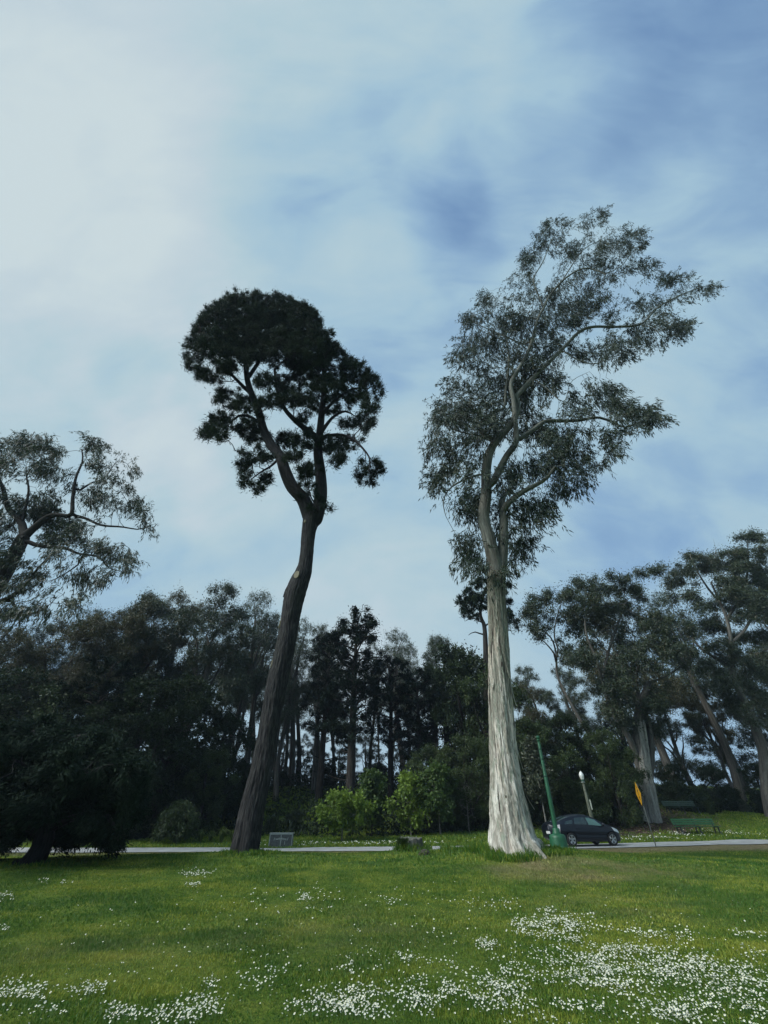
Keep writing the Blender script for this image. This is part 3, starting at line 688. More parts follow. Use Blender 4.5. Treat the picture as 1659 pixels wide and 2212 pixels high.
# ---- right hero: pale gum with peeling bark
def hero_gum():
    Y = 16.6; base = P(1112, 1836, Y); base[2] = float(terrain(base[0], base[1]))
    edges = [(1856, 1052, 1182), (1838, 1054, 1172), (1815, 1056, 1158), (1790, 1059, 1149), (1760, 1060, 1141), (1700, 1060, 1128), (1650, 1059, 1120), (1600, 1058, 1113), (1520, 1057, 1107), (1440, 1056, 1101), (1360, 1056, 1096), (1290, 1054, 1092), (1240, 1053, 1090)]
    cv = (877.8, 411.5, .4299)
    def disp(cx, sx, s, r, seed):
        q = np.stack([cx * 1.0 + 5, sx * 1.0 + 3, s * .10], -1)
        lobes = (fbm(q * 1.6, 2) - .5) * .22
        ridg = np.abs(fbm(np.stack([cx * 5, sx * 5, s * .42], -1), 3) - .5) * -.22 + .03
        plate = (fbm(np.stack([cx * 9 + 3, sx * 9, s * 1.7], -1), 3) - .5) * .17 + (fbm(np.stack([cx * 4, sx * 4 + 9, s * .9], -1), 2) - .5) * .14
        knob = .28 * np.exp(-((s - 4.6) / .35) ** 2) * np.exp(-((np.arctan2(sx, cx) - 2.6 + .55) / .5) ** 2)
        rough = (fbm(np.stack([cx * 7, sx * 7, s * 5], -1), 3) - .5) * .16 * np.exp(-s / 1.0)
        return lobes + ridg + plate + knob + rough
    def flare(a, s):
        return np.exp(-np.maximum(s - .1, 0) / .55) * (.10 * np.sin(4 * a + .8) + .08 * np.sin(7 * a + 2) + .05 * np.sin(11 * a))
    def trunk_fn(root):
        hero_trunk(edges, Y, base, M['euc_bark'], root, .045, 150, disp, 3, flare)
        # hanging strips of loose bark
        c, r = edge_trunk(edges, Y)
        for (px, py, side, ln, out) in ((1128, 1690, 1, .75, .26), (1118, 1700, .6, .5, .05), (1060, 1560, -1, .7, .06), (1063, 1640, -.8, 1.2, .04), (1075, 1720, -.3, .6, .06), (1092, 1745, .1, .55, .05), (1072, 1500, -.2, 1.0, .05), (1098, 1480, .8, .8, .05), (1062, 1470, -.8, .4, .10), (1085, 1630, .3, 1.0, .04), (1096, 1330, .9, .9, .06), (1064, 1345, -.5, 1.1, .05), (1080, 1400, .2, 1.3, .05), (1112, 1620, .95, .6, .07), (1068, 1780, -.6, .5, .05)):
            k = np.interp(-py, -np.array([e[0] for e in edges]), np.arange(len(edges))); ce = np.array([np.interp(k, np.arange(len(edges)), c[:, j]) for j in range(3)]); rr = np.interp(k, np.arange(len(edges)), r)
            d = np.array([side, -math.sqrt(max(0, 1 - side * side)), 0.]); d /= np.linalg.norm(d); tn = np.array([-d[1], d[0], 0])
            n = 9; f = np.linspace(0, 1, n); wd = .07 * (1 - .75 * f) * rng.uniform(.7, 1.4)
            cen = ce + d * (rr * 1.03) + np.outer(f, [0, 0, -ln]) + np.outer(out * f ** 1.6 + .015, d) + np.outer(.06 * np.sin(f * 4) * rng.uniform(-1, 1), tn)
            V = np.concatenate([np.stack([x - tn * w_ - d * .012, x + d * .0, x + tn * w_ - d * .012], 0) for x, w_ in zip(cen, wd)])
            V2 = V - np.tile(d * .008, (len(V), 1))
            F = grid_faces(n, 3, False)
            mesh('bark_strip', np.concatenate([V, V2]) - base, np.concatenate([F, F[:, ::-1] + len(V)]), M['euc_bark'], root, False, {'bark': np.concatenate([V, V2]) * 1.3})
    L = lambda pts, dy=0: px_line(pts, Y, cv, dy)
    rad = lambda a, b, n: np.linspace(a, b, n)
    c, r = edge_trunk(edges[::-1], Y)
    trunk = (c[::-1], r[::-1])
    top = c[0]
    limbs = [(np.concatenate([trunk[0], ]), trunk[1], -1)]
    def add(pts, r0, r1, pa, dy=0):
        p = L(pts, dy); limbs.append((p, np.linspace(r0, r1, len(p)), pa)); return len(limbs) - 1
    s1 = add([(452, 1960), (440, 1860), (412, 1740), (388, 1640), (402, 1520), (402, 1400), (430, 1290), (520, 1180), (560, 1100), (545, 1030)], .36, .17, 0)
    s2 = add([(468, 1950), (485, 1800), (490, 1660), (478, 1560), (520, 1500)], .30, .10, 0, .5)
    a1 = add([(430, 1480), (500, 1340), (552, 1260), (546, 1160), (540, 1060), (526, 970), (570, 890), (620, 790), (660, 650), (690, 590), (720, 530), (800, 440), (900, 390), (1000, 420)], .19, .05, s1, -.8)
    a2 = add([(548, 1040), (620, 960), (700, 880), (800, 780), (870, 710), (940, 685), (1060, 685), (1180, 670), (1260, 590), (1350, 540), (1440, 500), (1540, 470)], .17, .025, s1, .4)
    a3 = add([(405, 1240), (372, 1200), (390, 1150), (450, 1110), (490, 1090), (500, 1000), (515, 860), (505, 760)], .15, .05, s1, .4)
    a4 = add([(556, 1258), (640, 1200), (700, 1160), (790, 1158), (870, 1155), (960, 1140), (1040, 1165), (1100, 1190), (1200, 1150), (1270, 1110)], .15, .03, a1, .5)
    a5 = add([(480, 1600), (560, 1530), (620, 1495), (700, 1450), (745, 1390)], .17, .07, s2, -.4)
    a6 = add([(395, 1420), (300, 1450), (215, 1500), (185, 1570), (200, 1640)], .07, .015, s1, .5)
    a7 = add([(690, 590), (650, 490), (640, 440), (690, 350), (730, 250), (780, 190)], .07, .03, a1)
    a8 = add([(760, 490), (850, 350), (900, 290), (990, 240), (1060, 190)], .06, .012, a1, .3)
    a9 = add([(380, 1230), (300, 1220), (220, 1190), (190, 1130), (230, 1060)], .06, .02, s1, -.3)
    b1 = add([(640, 1000), (640, 950), (700, 990), (790, 1060), (830, 960), (920, 910)], .06, .01, a2, -.2)
    b2 = add([(780, 800), (860, 850), (960, 870), (1080, 800)], .06, .02, a2)
    b3 = add([(1240, 680), (1290, 735), (1380, 720), (1460, 700)], .035, .008, a2)
    b4 = add([(600, 780), (420, 700), (330, 660)], .06, .02, a1)
    b5 = add([(1000, 420), (1090, 370), (1150, 270)], .05, .02, a1)
    b6 = add([(870, 1330), (930, 1360), (1030, 1410), (1060, 1430)], .02, .006, a5)
    clumps = [(750, 200, 95, 65), (700, 260, 55, 45), (930, 150, 75, 50), (860, 310, 75, 60), (620, 350, 60, 55), (1150, 250, 70, 55), (1000, 400, 140, 55), (1220, 390, 85, 55), (1350, 455, 95, 55), (1545, 490, 30, 28),
              (450, 565, 110, 55), (350, 640, 80, 60), (600, 510, 80, 60), (820, 560, 160, 105), (560, 680, 150, 90), (720, 630, 100, 80), (950, 610, 90, 60), (280, 820, 85, 75), (430, 800, 150, 100), (600, 820, 130, 80), (750, 780, 100, 75),
              (1170, 680, 85, 55), (1050, 780, 140, 55), (1200, 740, 55, 45), (950, 840, 120, 35), (420, 950, 150, 80), (600, 960, 120, 60), (220, 1060, 85, 80), (360, 1080, 110, 80), (560, 1060, 160, 60), (740, 960, 50, 60), (150, 1180, 65, 80), (330, 1200, 110, 110),
              (470, 1180, 100, 80), (640, 1160, 80, 90), (1000, 1010, 95, 65), (1060, 1090, 90, 60), (830, 1110, 75, 45), (1180, 1150, 70, 45), (700, 1220, 70, 55), (170, 1290, 70, 65), (300, 1330, 85, 90), (1050, 1250, 50, 75), (840, 1230, 55, 45), (750, 1310, 105, 65),
              (850, 1385, 60, 55), (620, 1380, 115, 75), (120, 1450, 50, 50), (200, 1420, 50, 40), (310, 1440, 70, 60), (500, 1480, 65, 55), (650, 1540, 110, 45), (800, 1490, 75, 50), (330, 1590, 65, 70), (560, 1600, 115, 65), (660, 1600, 65, 55), (520, 1690, 85, 85), (600, 1720, 55, 55),
              (310, 1790, 50, 70), (290, 1860, 45, 45), (560, 1790, 55, 38), (497, 1880, 20, 40), (1250, 560, 120, 40), (1300, 640, 70, 30), (1380, 690, 80, 40), (1010, 270, 60, 50), (1200, 1110, 80, 40), (960, 1380, 60, 30)]
    loose = [(x + rng.normal(0, 40), y + rng.normal(0, 38), rx * 1.25, ry * 1.25) for x, y, rx, ry in clumps]
    clumps = [(x, y, rx * .92, ry * .92) for x, y, rx, ry in clumps]
    pts = np.concatenate([px_pts(clumps, cv, Y, 50, 1.9, bias=.9), px_pts(loose, cv, Y, 7, 2.2, bias=.8)])
    qx, qy = project(pts); cx, cy = (qx - cv[0]) / cv[2], (qy - cv[1]) / cv[2]
    pts = pts[cx > np.interp(cy, [0, 250, 520, 800, 1000, 1150, 1500, 1600, 1900], [600, 580, 330, 215, 190, 105, 110, 280, 270])]
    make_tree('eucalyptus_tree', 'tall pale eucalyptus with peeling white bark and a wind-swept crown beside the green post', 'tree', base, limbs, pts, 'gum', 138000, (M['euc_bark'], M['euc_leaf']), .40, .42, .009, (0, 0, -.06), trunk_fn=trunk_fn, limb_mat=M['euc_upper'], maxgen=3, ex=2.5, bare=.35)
hero_gum()

# ---- left hero: dark pine, forked, bare leaning trunk
def hero_pine():
    Y = 17.5; base = P(528, 1842, Y); base[2] = float(terrain(base[0], base[1]))
    edges = [(1858, 490, 560), (1841, 497, 557), (1800, 506, 563), (1743, 519, 571), (1653.6, 544, 589), (1564, 562, 602), (1475, 578, 620), (1385.6, 599, 639), (1330, 608, 648), (1290, 615, 657), (1262, 625, 665), (1237, 638, 672), (1207, 647, 675), (1149, 652, 681), (1112, 657, 694)]
    cv = (329.2, 576.0, .3472)
    def disp(cx, sx, s, r, seed):
        lob = (fbm(np.stack([cx + 1, sx + 8, s * .12], -1) * 1.5, 2) - .5) * .2
        furrow = np.abs(fbm(np.stack([cx * 8, sx * 8, s * 1.1], -1), 3) - .5) * -.45 + .06
        return lob + furrow * (1 - .5 * np.clip(s / 12, 0, 1)) + (fbm(np.stack([cx * 13, sx * 13, s * 3], -1), 2) - .5) * .08
    def flare(a, s): return np.exp(-np.maximum(s, 0) / .4) * (.10 * np.sin(5 * a + 1) + .05 * np.sin(9 * a))
    def trunk_fn(root):
        hero_trunk(edges, Y, base, M['pine_bark'], root, .06, 110, disp, 5, flare)
        sm = simple('cut wood', (.17, .15, .10), .9, 0, .3, 9)
        for (px, py, rx, rz, sx) in ((643, 1252, .13, .20, -.3), (609, 1350, .08, .26, -.93), (590, 1440, .06, .16, -.9), (664, 1135, .06, .1, -.6)):     # sawn branch scars
            d = np.array([sx, -math.sqrt(1 - sx * sx), .12]); d /= np.linalg.norm(d)
            k = np.interp(-py, -np.array([e[0] for e in edges]), np.arange(len(edges))); c, r = edge_trunk(edges, Y)
            ce = np.array([np.interp(k, np.arange(len(edges)), c[:, j]) for j in range(3)]); rr = np.interp(k, np.arange(len(edges)), r)
            tn = unit(np.cross(d, [0, 0, 1.])); up = np.cross(tn, d); a = np.linspace(0, 6.283, 14, endpoint=False)
            o1 = ce + d * rr * 1.06
            ring = o1 + np.outer(np.cos(a) * rx, tn) + np.outer(np.sin(a) * rz, up); back = o1 - d * rr * .3 + np.outer(np.cos(a) * rx * 1.25, tn) + np.outer(np.sin(a) * rz * 1.25, up)
            mesh('branch_scar', np.concatenate([ring, back]) - base, [np.arange(14)[None], np.array([[i, 14 + i, 14 + (i + 1) % 14, (i + 1) % 14] for i in range(14)])], sm, root)
        st = px_line([(634, 1268), (622, 1278), (613, 1290)], Y - .1)       # snapped stub
        V, F, B = tube(resample(np.column_stack([st, [.30, .17, .05]]), .1)[:, :3], resample(np.column_stack([st, [.30, .17, .05]]), .1)[:, 3], 10); mesh('branch_stub', V - base, F, M['pine_bark'], root, True, {'bark': B})
    c, r = edge_trunk(edges, Y)
    limbs = [(c, r, -1)]
    def add(pts, r0, r1, pa, dy=0):
        p = px_line(pts, Y, cv, dy); limbs.append((p, np.linspace(r0, r1, len(p)), pa)); return len(limbs) - 1
    s1 = add([(985, 1570), (940, 1450), (870, 1370), (825, 1270), (795, 1180), (740, 1110), (690, 1010), (660, 900), (620, 800), (590, 700), (580, 600), (560, 500)], .40, .14, 0, -.6)
    s2 = add([(1010, 1590), (1035, 1500), (1050, 1400), (1045, 1280), (1030, 1150), (1040, 1050), (1055, 900), (1070, 750), (1060, 600), (1010, 480)], .40, .12, 0, .6)
    add([(1020, 1060), (940, 1000), (880, 950), (820, 880), (780, 780), (760, 640)], .2, .09, s2, -.6)
    add([(1045, 1040), (1120, 940), (1200, 900), (1260, 930)], .13, .04, s2, .8)
    add([(1045, 1060), (1160, 1045), (1240, 1070), (1290, 1110), (1350, 1190), (1345, 1280)], .12, .03, s2, -.7)
    add([(675, 980), (600, 930), (530, 930), (500, 960), (420, 980)], .12, .04, s1, .6)
    add([(790, 1190), (740, 1240), (680, 1275), (620, 1320)], .09, .03, s1, -.5)
    add([(1050, 920), (1150, 820), (1250, 760), (1340, 760)], .13, .05, s2)
    add([(610, 790), (520, 700), (420, 600), (330, 540)], .14, .05, s1, -.8)
    add([(590, 700), (680, 560), (720, 440), (760, 330)], .15, .05, s1, .8)
    add([(1035, 1290), (990, 1290), (960, 1260), (910, 1250)], .07, .02, s2, -.3)
    add([(1020, 1490), (985, 1430), (965, 1340), (962, 1300)], .05, .02, s2, .2)
    add([(1080, 1500), (1080, 1492)], .05, .03, s2, -.2)
    clumps = [(420, 400, 185, 140), (560, 290, 190, 115), (760, 265, 145, 85), (540, 200, 40, 35), (650, 190, 38, 35), (755, 200, 45, 40), (845, 215, 40, 40), (930, 270, 35, 40), (1005, 310, 35, 45), (340, 300, 35, 35), (300, 370, 50, 50), (245, 470, 45, 50), (235, 570, 35, 50), (900, 320, 120, 90), (650, 430, 190, 110), (900, 450, 165, 125), (330, 520, 110, 85), (1010, 420, 60, 90),
              (1085, 520, 85, 65), (1125, 490, 35, 30), (1155, 600, 110, 75), (1250, 620, 40, 35), (1270, 690, 105, 65), (1350, 700, 40, 30), (1385, 750, 45, 40), (480, 545, 145, 75), (760, 560, 135, 75), (980, 640, 135, 75), (370, 670, 75, 55), (500, 650, 75, 45), (700, 710, 75, 55), (850, 730, 105, 60), (1080, 740, 115, 65), (1240, 790, 115, 55), (440, 830, 60, 60), (540, 860, 55, 50),
              (420, 950, 95, 35), (370, 985, 70, 45), (340, 1030, 40, 25), (540, 1010, 85, 50), (640, 1060, 75, 40), (420, 1080, 45, 28), (600, 890, 55, 50), (820, 830, 75, 55), (950, 830, 95, 65), (1100, 880, 90, 55), (1340, 860, 50, 45), (1335, 980, 45, 40), (1320, 920, 40, 40), (1220, 960, 60, 40), (820, 1080, 115, 45), (950, 1090, 75, 45), (1120, 1100, 85, 55), (1140, 1190, 65, 60), (880, 1180, 65, 40),
              (960, 1260, 40, 35), (600, 1180, 60, 50), (560, 1240, 45, 50), (590, 1320, 50, 50), (650, 1365, 50, 35), (700, 1330, 35, 40), (680, 1190, 50, 40), (1360, 1240, 60, 50), (1330, 1310, 60, 45), (1410, 1280, 35, 45), (980, 1400, 35, 40), (985, 1465, 25, 30), (1082, 1490, 12, 14), (1230, 1085, 55, 25), (940, 950, 55, 35), (700, 860, 60, 50), (620, 990, 50, 40)]
    clumps = [(x, y, rx * .93, ry * .93) for x, y, rx, ry in clumps]
    clumps += [(x, y, rng.uniform(24, 36), rng.uniform(24, 36)) for x, y in ((440, 240), (480, 212), (530, 180), (590, 190), (640, 185), (700, 205), (752, 185), (800, 205), (850, 205), (885, 235), (930, 255), (965, 280), (1010, 290), (1030, 340), (1040, 400), (1085, 440), (1060, 470), (1130, 492), (1180, 545), (1205, 600), (1255, 615), (1310, 665), (1362, 690), (1410, 742), (1398, 795), (265, 420), (228, 498), (215, 560), (232, 612), (295, 350), (335, 290), (400, 262), (310, 680), (280, 640))]
    clumps += [(520, 340, 200, 120), (700, 380, 220, 130), (850, 400, 180, 120), (620, 500, 200, 70), (1000, 560, 120, 80), (420, 480, 140, 90), (1130, 660, 130, 70), (900, 560, 120, 90), (560, 300, 230, 110), (760, 330, 190, 110)]
    pts = px_pts(clumps, cv, Y, 62, 2.2, bias=-.5)
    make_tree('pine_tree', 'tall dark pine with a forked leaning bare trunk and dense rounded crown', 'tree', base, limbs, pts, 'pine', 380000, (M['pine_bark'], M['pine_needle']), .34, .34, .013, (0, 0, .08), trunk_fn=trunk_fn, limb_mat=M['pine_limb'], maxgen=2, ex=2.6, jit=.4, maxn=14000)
hero_pine()

# ---- gum reaching in at the left edge
def edge_gum():
    Y = 24.0; cv = (0, 905.2, .3638)
    base = P(-150, 1850, Y); base = on_ground(base[0], Y)
    tr = np.concatenate([[base - [0, 0, .3]], px_line([(-150, 1760), (-128, 1600), (-85, 1400), (-30, 1300), (5, 1246), (30, 1200), (51, 1160)], Y)])
    limbs = [(tr, np.array([.8, .62, .55, .5, .48, .45, .42, .38]), -1)]
    def add(pts, r0, r1, pa, dy=0):
        p = px_line(pts, Y, cv, dy); limbs.append((p, np.linspace(r0, r1, len(p)), pa)); return len(limbs) - 1
    a = add([(140, 700), (130, 620), (50, 530), (20, 420), (-10, 330), (20, 230)], .28, .06, 0, .6)
    b = add([(150, 690), (200, 650), (270, 590), (330, 568), (420, 570), (432, 470), (450, 350), (490, 250), (485, 180)], .26, .04, 0, -.6)
    add([(450, 440), (540, 380), (620, 350), (690, 250)], .09, .02, b)
    add([(425, 570), (510, 590), (600, 630), (720, 640), (830, 655), (890, 630)], .12, .02, b, .5)
    c = add([(150, 720), (220, 750), (310, 760), (400, 770), (440, 790), (470, 800), (590, 820), (640, 880), (720, 905)], .16, .02, 0, .4)
    add([(470, 800), (475, 850), (430, 890), (350, 940), (280, 970)], .07, .02, c)
    d = add([(-110, 1130), (-30, 1090), (60, 1060), (150, 980), (240, 870), (330, 780)], .2, .03, 0, -.6)
    add([(60, 1060), (120, 1160), (200, 1150), (270, 1130)], .1, .03, d)
    add([(130, 620), (170, 430), (160, 330), (220, 260)], .1, .03, a)
    clumps = [(60, 170, 110, 60), (150, 130, 80, 45), (250, 150, 70, 50), (340, 200, 45, 50), (150, 270, 130, 55), (300, 320, 85, 45), (540, 140, 60, 35), (600, 185, 35, 28), (700, 215, 45, 30), (770, 265, 38, 50), (560, 285, 60, 40), (640, 370, 75, 35), (745, 420, 35, 25), (520, 440, 75, 45), (690, 500, 55, 35), (800, 495, 65, 35),
              (870, 570, 38, 35), (910, 640, 35, 38), (600, 480, 60, 45), (180, 500, 105, 55), (300, 470, 65, 45), (60, 580, 100, 75), (280, 560, 80, 50), (400, 620, 75, 50), (480, 640, 50, 45), (330, 680, 60, 40), (30, 780, 55, 75), (620, 740, 75, 35), (700, 795, 60, 35), (760, 855, 42, 38), (535, 860, 48, 55), (610, 940, 36, 36), (510, 940, 30, 50), (400, 920, 42, 32),
              (330, 810, 70, 35), (200, 930, 75, 45), (100, 980, 95, 45), (340, 1060, 60, 40), (455, 1065, 40, 35), (220, 1110, 85, 45), (400, 1130, 50, 30), (60, 1150, 80, 55), (-60, 250, 90, 110), (-120, 420, 120, 110), (-100, 620, 120, 100), (-100, 820, 90, 90)]
    pts = px_pts(clumps, cv, Y, 50, 2.0)
    make_tree('eucalyptus_tree', 'spreading eucalyptus with crooked dark limbs reaching in over the dark cypress', 'tree', base, limbs, pts, 'gum', 62000, (M['dark_bark'], M['far_leaf']), .45, .5, .011, (0, 0, -.03), ex=2.5, bare=.33)
edge_gum()

# ---- big gum on the rise, right; and the leaning gum at the right edge
def rise_gum():
    Y = 44.0; cv = (1014.9, 1124.6, .3882)
    base = P(1400, 1773, Y); base[2] = float(terrain(base[0], base[1]))
    t0 = np.concatenate([[base - [0, 0, .3]], px_line([(985, 1620), (975, 1540), (965, 1420), (950, 1300), (935, 1180), (940, 1060), (975, 960), (1000, 900)], Y, cv)])
    limbs = [(t0, np.array([.95, .72, .62, .56, .5, .45, .38, .32, .25]), -1)]
    def add(pts, r0, r1, pa, dy=0):
        p = px_line(pts, Y, cv, dy); limbs.append((p, np.linspace(r0, r1, len(p)), pa)); return len(limbs) - 1
    a = add([(950, 1400), (920, 1290), (870, 1180), (800, 1080), (760, 970), (735, 880), (700, 760), (650, 640), (640, 520)], .32, .08, 0, -1.5)
    b = add([(1000, 1450), (1010, 1300), (1000, 1150), (960, 1030), (890, 860), (860, 790), (850, 690), (840, 560)], .32, .08, 0, 1.5)
    add([(735, 880), (780, 700), (830, 560), (870, 450)], .18, .05, a, .8)
    add([(1000, 900), (1060, 880), (1150, 830), (1220, 780)], .12, .04, 0, -.6)
    c = add([(950, 1560), (840, 1420), (730, 1290), (640, 1150), (580, 1050), (520, 940), (485, 850), (480, 740), (450, 650), (380, 600), (280, 580)], .24, .04, 0, 2)
    add([(485, 760), (420, 680), (360, 640)], .1, .04, c)
    add([(500, 740), (470, 640), (480, 560), (500, 480)], .1, .04, c)
    clumps = [(280, 560, 60, 40), (330, 510, 60, 40), (390, 450, 70, 40), (470, 410, 75, 40), (560, 370, 70, 45), (640, 340, 60, 35), (710, 335, 55, 30), (800, 330, 80, 35), (880, 350, 60, 40), (920, 400, 60, 45), (620, 420, 110, 60), (760, 420, 110, 60), (520, 500, 80, 60), (650, 540, 100, 60), (800, 520, 110, 70), (920, 500, 80, 60), (1000, 560, 80, 60), (1080, 570, 110, 50), (1190, 590, 70, 45), (960, 650, 100, 60), (1080, 680, 110, 60), (850, 640, 90, 60), (700, 650, 70, 50), (580, 600, 70, 50), (1180, 720, 80, 50), (930, 770, 90, 60), (1060, 790, 80, 50), (1200, 790, 50, 40), (650, 760, 90, 45), (560, 740, 80, 45), (400, 620, 50, 30), (820, 900, 90, 60), (900, 970, 110, 70), (1000, 1010, 90, 70), (760, 880, 60, 50), (380, 560, 60, 40), (450, 540, 50, 40), (1050, 920, 70, 40), (820, 1040, 70, 60), (1000, 1150, 70, 60), (880, 1150, 60, 60)]
    pts = px_pts(clumps, cv, Y, 52, 2.6)
    def tf(root):
        ed = [(1782, 1376, 1428), (1770, 1379, 1424), (1740, 1381, 1418), (1700, 1380, 1411), (1660, 1376, 1403), (1620, 1372, 1398), (1560, 1370, 1391)]
        def disp(cx, sx, s, r, seed):
            return -np.abs(fbm(np.stack([cx * 3.2, sx * 3.2, s * .12], -1), 2) - .5) * 1.0 + .15 + (fbm(np.stack([cx * 9, sx * 9, s * .5], -1), 2) - .5) * .16
        hero_trunk(ed, Y, base, M['euc_mid'], root, .15, 70, disp, 2, lambda a, s: np.exp(-s / .8) * .12 * np.sin(5 * a))
        V, F, B = tube(resample(np.column_stack([t0, limbs[0][1]]), .4)[10:, :3], resample(np.column_stack([t0, limbs[0][1]]), .4)[10:, 3], 12)
        mesh('upper_trunk', V - base, F, M['euc_far'], root, True, {'bark': B})
    make_tree('eucalyptus_tree', 'broad eucalyptus with a thick fluted grey trunk behind the yellow sign', 'tree', base, limbs, pts, 'fargum', 88000, (M['euc_far'], M['far_leaf']), .6, .62, .016, (0, 0, .03), trunk_fn=tf, ex=2.5, bare=.42)
rise_gum()
def right_gum():
    Y = 47.0; cv = (1360.5, 1124.6, .2975)       # crop 2480.. at 1003 px wide
    base = P(1668, 1772, Y); base[2] = float(terrain(base[0], base[1]))
    t0 = np.concatenate([[base - [0, 0, .3]], px_line([(1000, 2000), (985, 1850), (960, 1650), (905, 1500), (850, 1350), (790, 1230), (740, 1100), (735, 950), (730, 840), (700, 700), (640, 560), (590, 450)], Y, cv)])
    limbs = [(t0, np.linspace(.52, .10, len(t0)), -1)]
    def add(pts, r0, r1, pa, dy=0):
        p = px_line(pts, Y, cv, dy); limbs.append((p, np.linspace(r0, r1, len(p)), pa)); return len(limbs) - 1
    add([(760, 1080), (640, 1010), (520, 930), (450, 860), (380, 800)], .22, .05, 0, 1)
    add([(730, 900), (830, 800), (900, 690), (1000, 660)], .2, .06, 0, -1)
    add([(700, 720), (800, 560), (850, 400), (860, 260), (850, 120)], .2, .04, 0, .8)
    add([(640, 580), (560, 480), (480, 350), (440, 260)], .14, .04, 0, -.8)
    add([(620, 300), (620, 200), (605, 130)], .03, .008, 4, 0)
    add([(620, 210), (650, 160)], .02, .006, 5, 0)
    clumps = [(390, 255, 50, 30), (450, 260, 45, 25), (520, 240, 40, 20), (570, 260, 40, 20), (640, 260, 40, 25), (270, 350, 35, 25), (160, 360, 40, 20), (60, 370, 45, 20), (780, 115, 30, 20), (850, 100, 45, 14), (910, 105, 35, 14), (910, 160, 22, 18), (720, 235, 55, 22), (790, 220, 60, 30), (860, 240, 90, 40), (960, 230, 50, 50), (980, 150, 20, 12),
              (420, 330, 90, 50), (560, 330, 80, 50), (330, 420, 90, 60), (450, 430, 90, 55), (700, 330, 90, 60), (820, 330, 80, 50), (950, 350, 60, 70), (680, 420, 70, 60), (800, 450, 110, 70), (930, 480, 90, 70), (750, 560, 100, 70), (880, 590, 100, 70), (620, 640, 80, 50), (760, 680, 110, 60), (900, 720, 100, 60), (560, 760, 90, 40), (660, 800, 80, 40), (820, 830, 90, 50), (960, 840, 50, 50), (620, 900, 90, 40), (720, 960, 80, 50), (600, 1000, 90, 40), (780, 1000, 60, 40), (870, 1080, 90, 30), (600, 1110, 90, 40), (700, 1180, 80, 40), (850, 1180, 60, 40), (760, 1320, 70, 60), (850, 1400, 60, 50), (660, 1300, 80, 50), (940, 1260, 60, 40), (300, 560, 80, 50), (430, 560, 70, 50), (500, 640, 60, 40)]
    pts = px_pts(clumps, cv, Y, 46, 2.8)
    make_tree('eucalyptus_tree', 'tall eucalyptus leaning in from the slope behind the far bench', 'tree', base, limbs, pts, 'fargum', 84000, (M['euc_far'], M['far_leaf']), .6, .62, .016, (0, 0, .03), ex=2.5, bare=.43)
right_gum()

# ---- low spreading cypress on the lawn edge, left: drooping skirts over a leaning trunk
def lawn_cypress():
    Y = 15.5; cv = (0, 1371.5, .3307)
    base = P(72, 1868, Y); base[2] = float(terrain(base[0], base[1]))
    t0 = np.concatenate([[base - [.25, 0, .25]], px_line([(215, 1500), (245, 1430), (285, 1350), (300, 1200), (330, 1000), (360, 800), (390, 700), (410, 620)], Y, cv)])
    limbs = [(t0, np.array([.48, .36, .29, .27, .25, .22, .18, .12, .05]), -1)]
    for pts, dy in (([(300, 1250), (150, 1050), (-50, 950)], 1), ([(310, 1150), (500, 950), (700, 850)], -1.2), ([(320, 1050), (200, 880), (100, 820)], -1), ([(340, 950), (480, 820), (600, 760)], 1.0), ([(300, 1280), (520, 1180), (700, 1180), (770, 1330)], -.5), ([(290, 1330), (120, 1230), (-60, 1260)], -.8), ([(360, 800), (290, 700), (220, 640)], .8), ([(370, 760), (470, 680), (560, 650)], -.6), ([(310, 1200), (420, 1150), (560, 1230)], 1.6), ([(320, 1100), (850, 900), (950, 960)], 1.8)):
        p = px_line(pts, Y, cv, dy); limbs.append((p, np.linspace(.12, .03, len(p)), 0))
    clumps = []
    for k in range(210):
        x = rng.uniform(-450, 900); top = 470 + .0011 * (x - 330) ** 2 + 110 * vnoise(np.array([x / 110, 2.2, .5]))
        low = 1190 - .08 * max(0, x - 350)
        if top > low - 60: continue
        y = top + (low - top) * rng.uniform(0, 1) ** .9
        clumps.append((x, y, rng.uniform(50, 105), rng.uniform(16, 34)))
    for x in np.arange(-300, 700, 30):       # skirt tips just above the ground, open round the trunk
        if 170 < x < 370: continue
        clumps.append((x + rng.normal(0, 12), 1248 + rng.normal(0, 26) + .05 * max(0, 250 - x), rng.uniform(16, 34), rng.uniform(25, 50)))
    clumps += [(740, 1350, 40, 10), (775, 1375, 20, 6), (40, 1340, 40, 34), (95, 1340, 18, 30), (395, 1335, 20, 34), (490, 1330, 14, 28), (575, 1320, 14, 22), (640, 1335, 40, 12), (-80, 1345, 60, 40)]
    pts = px_pts(clumps, cv, Y, 26, 1.3, bias=.9)
    make_tree('cypress_tree', 'low spreading dark cypress whose drooping skirts sweep the lawn edge', 'tree', base, limbs, pts, 'spray', 260000, (M['pine_limb'], M['cypress_leaf']), .26, .28, .008, (0, 0, -.10), ex=2.6, maxgen=4, maxn=14000)
lawn_cypress()

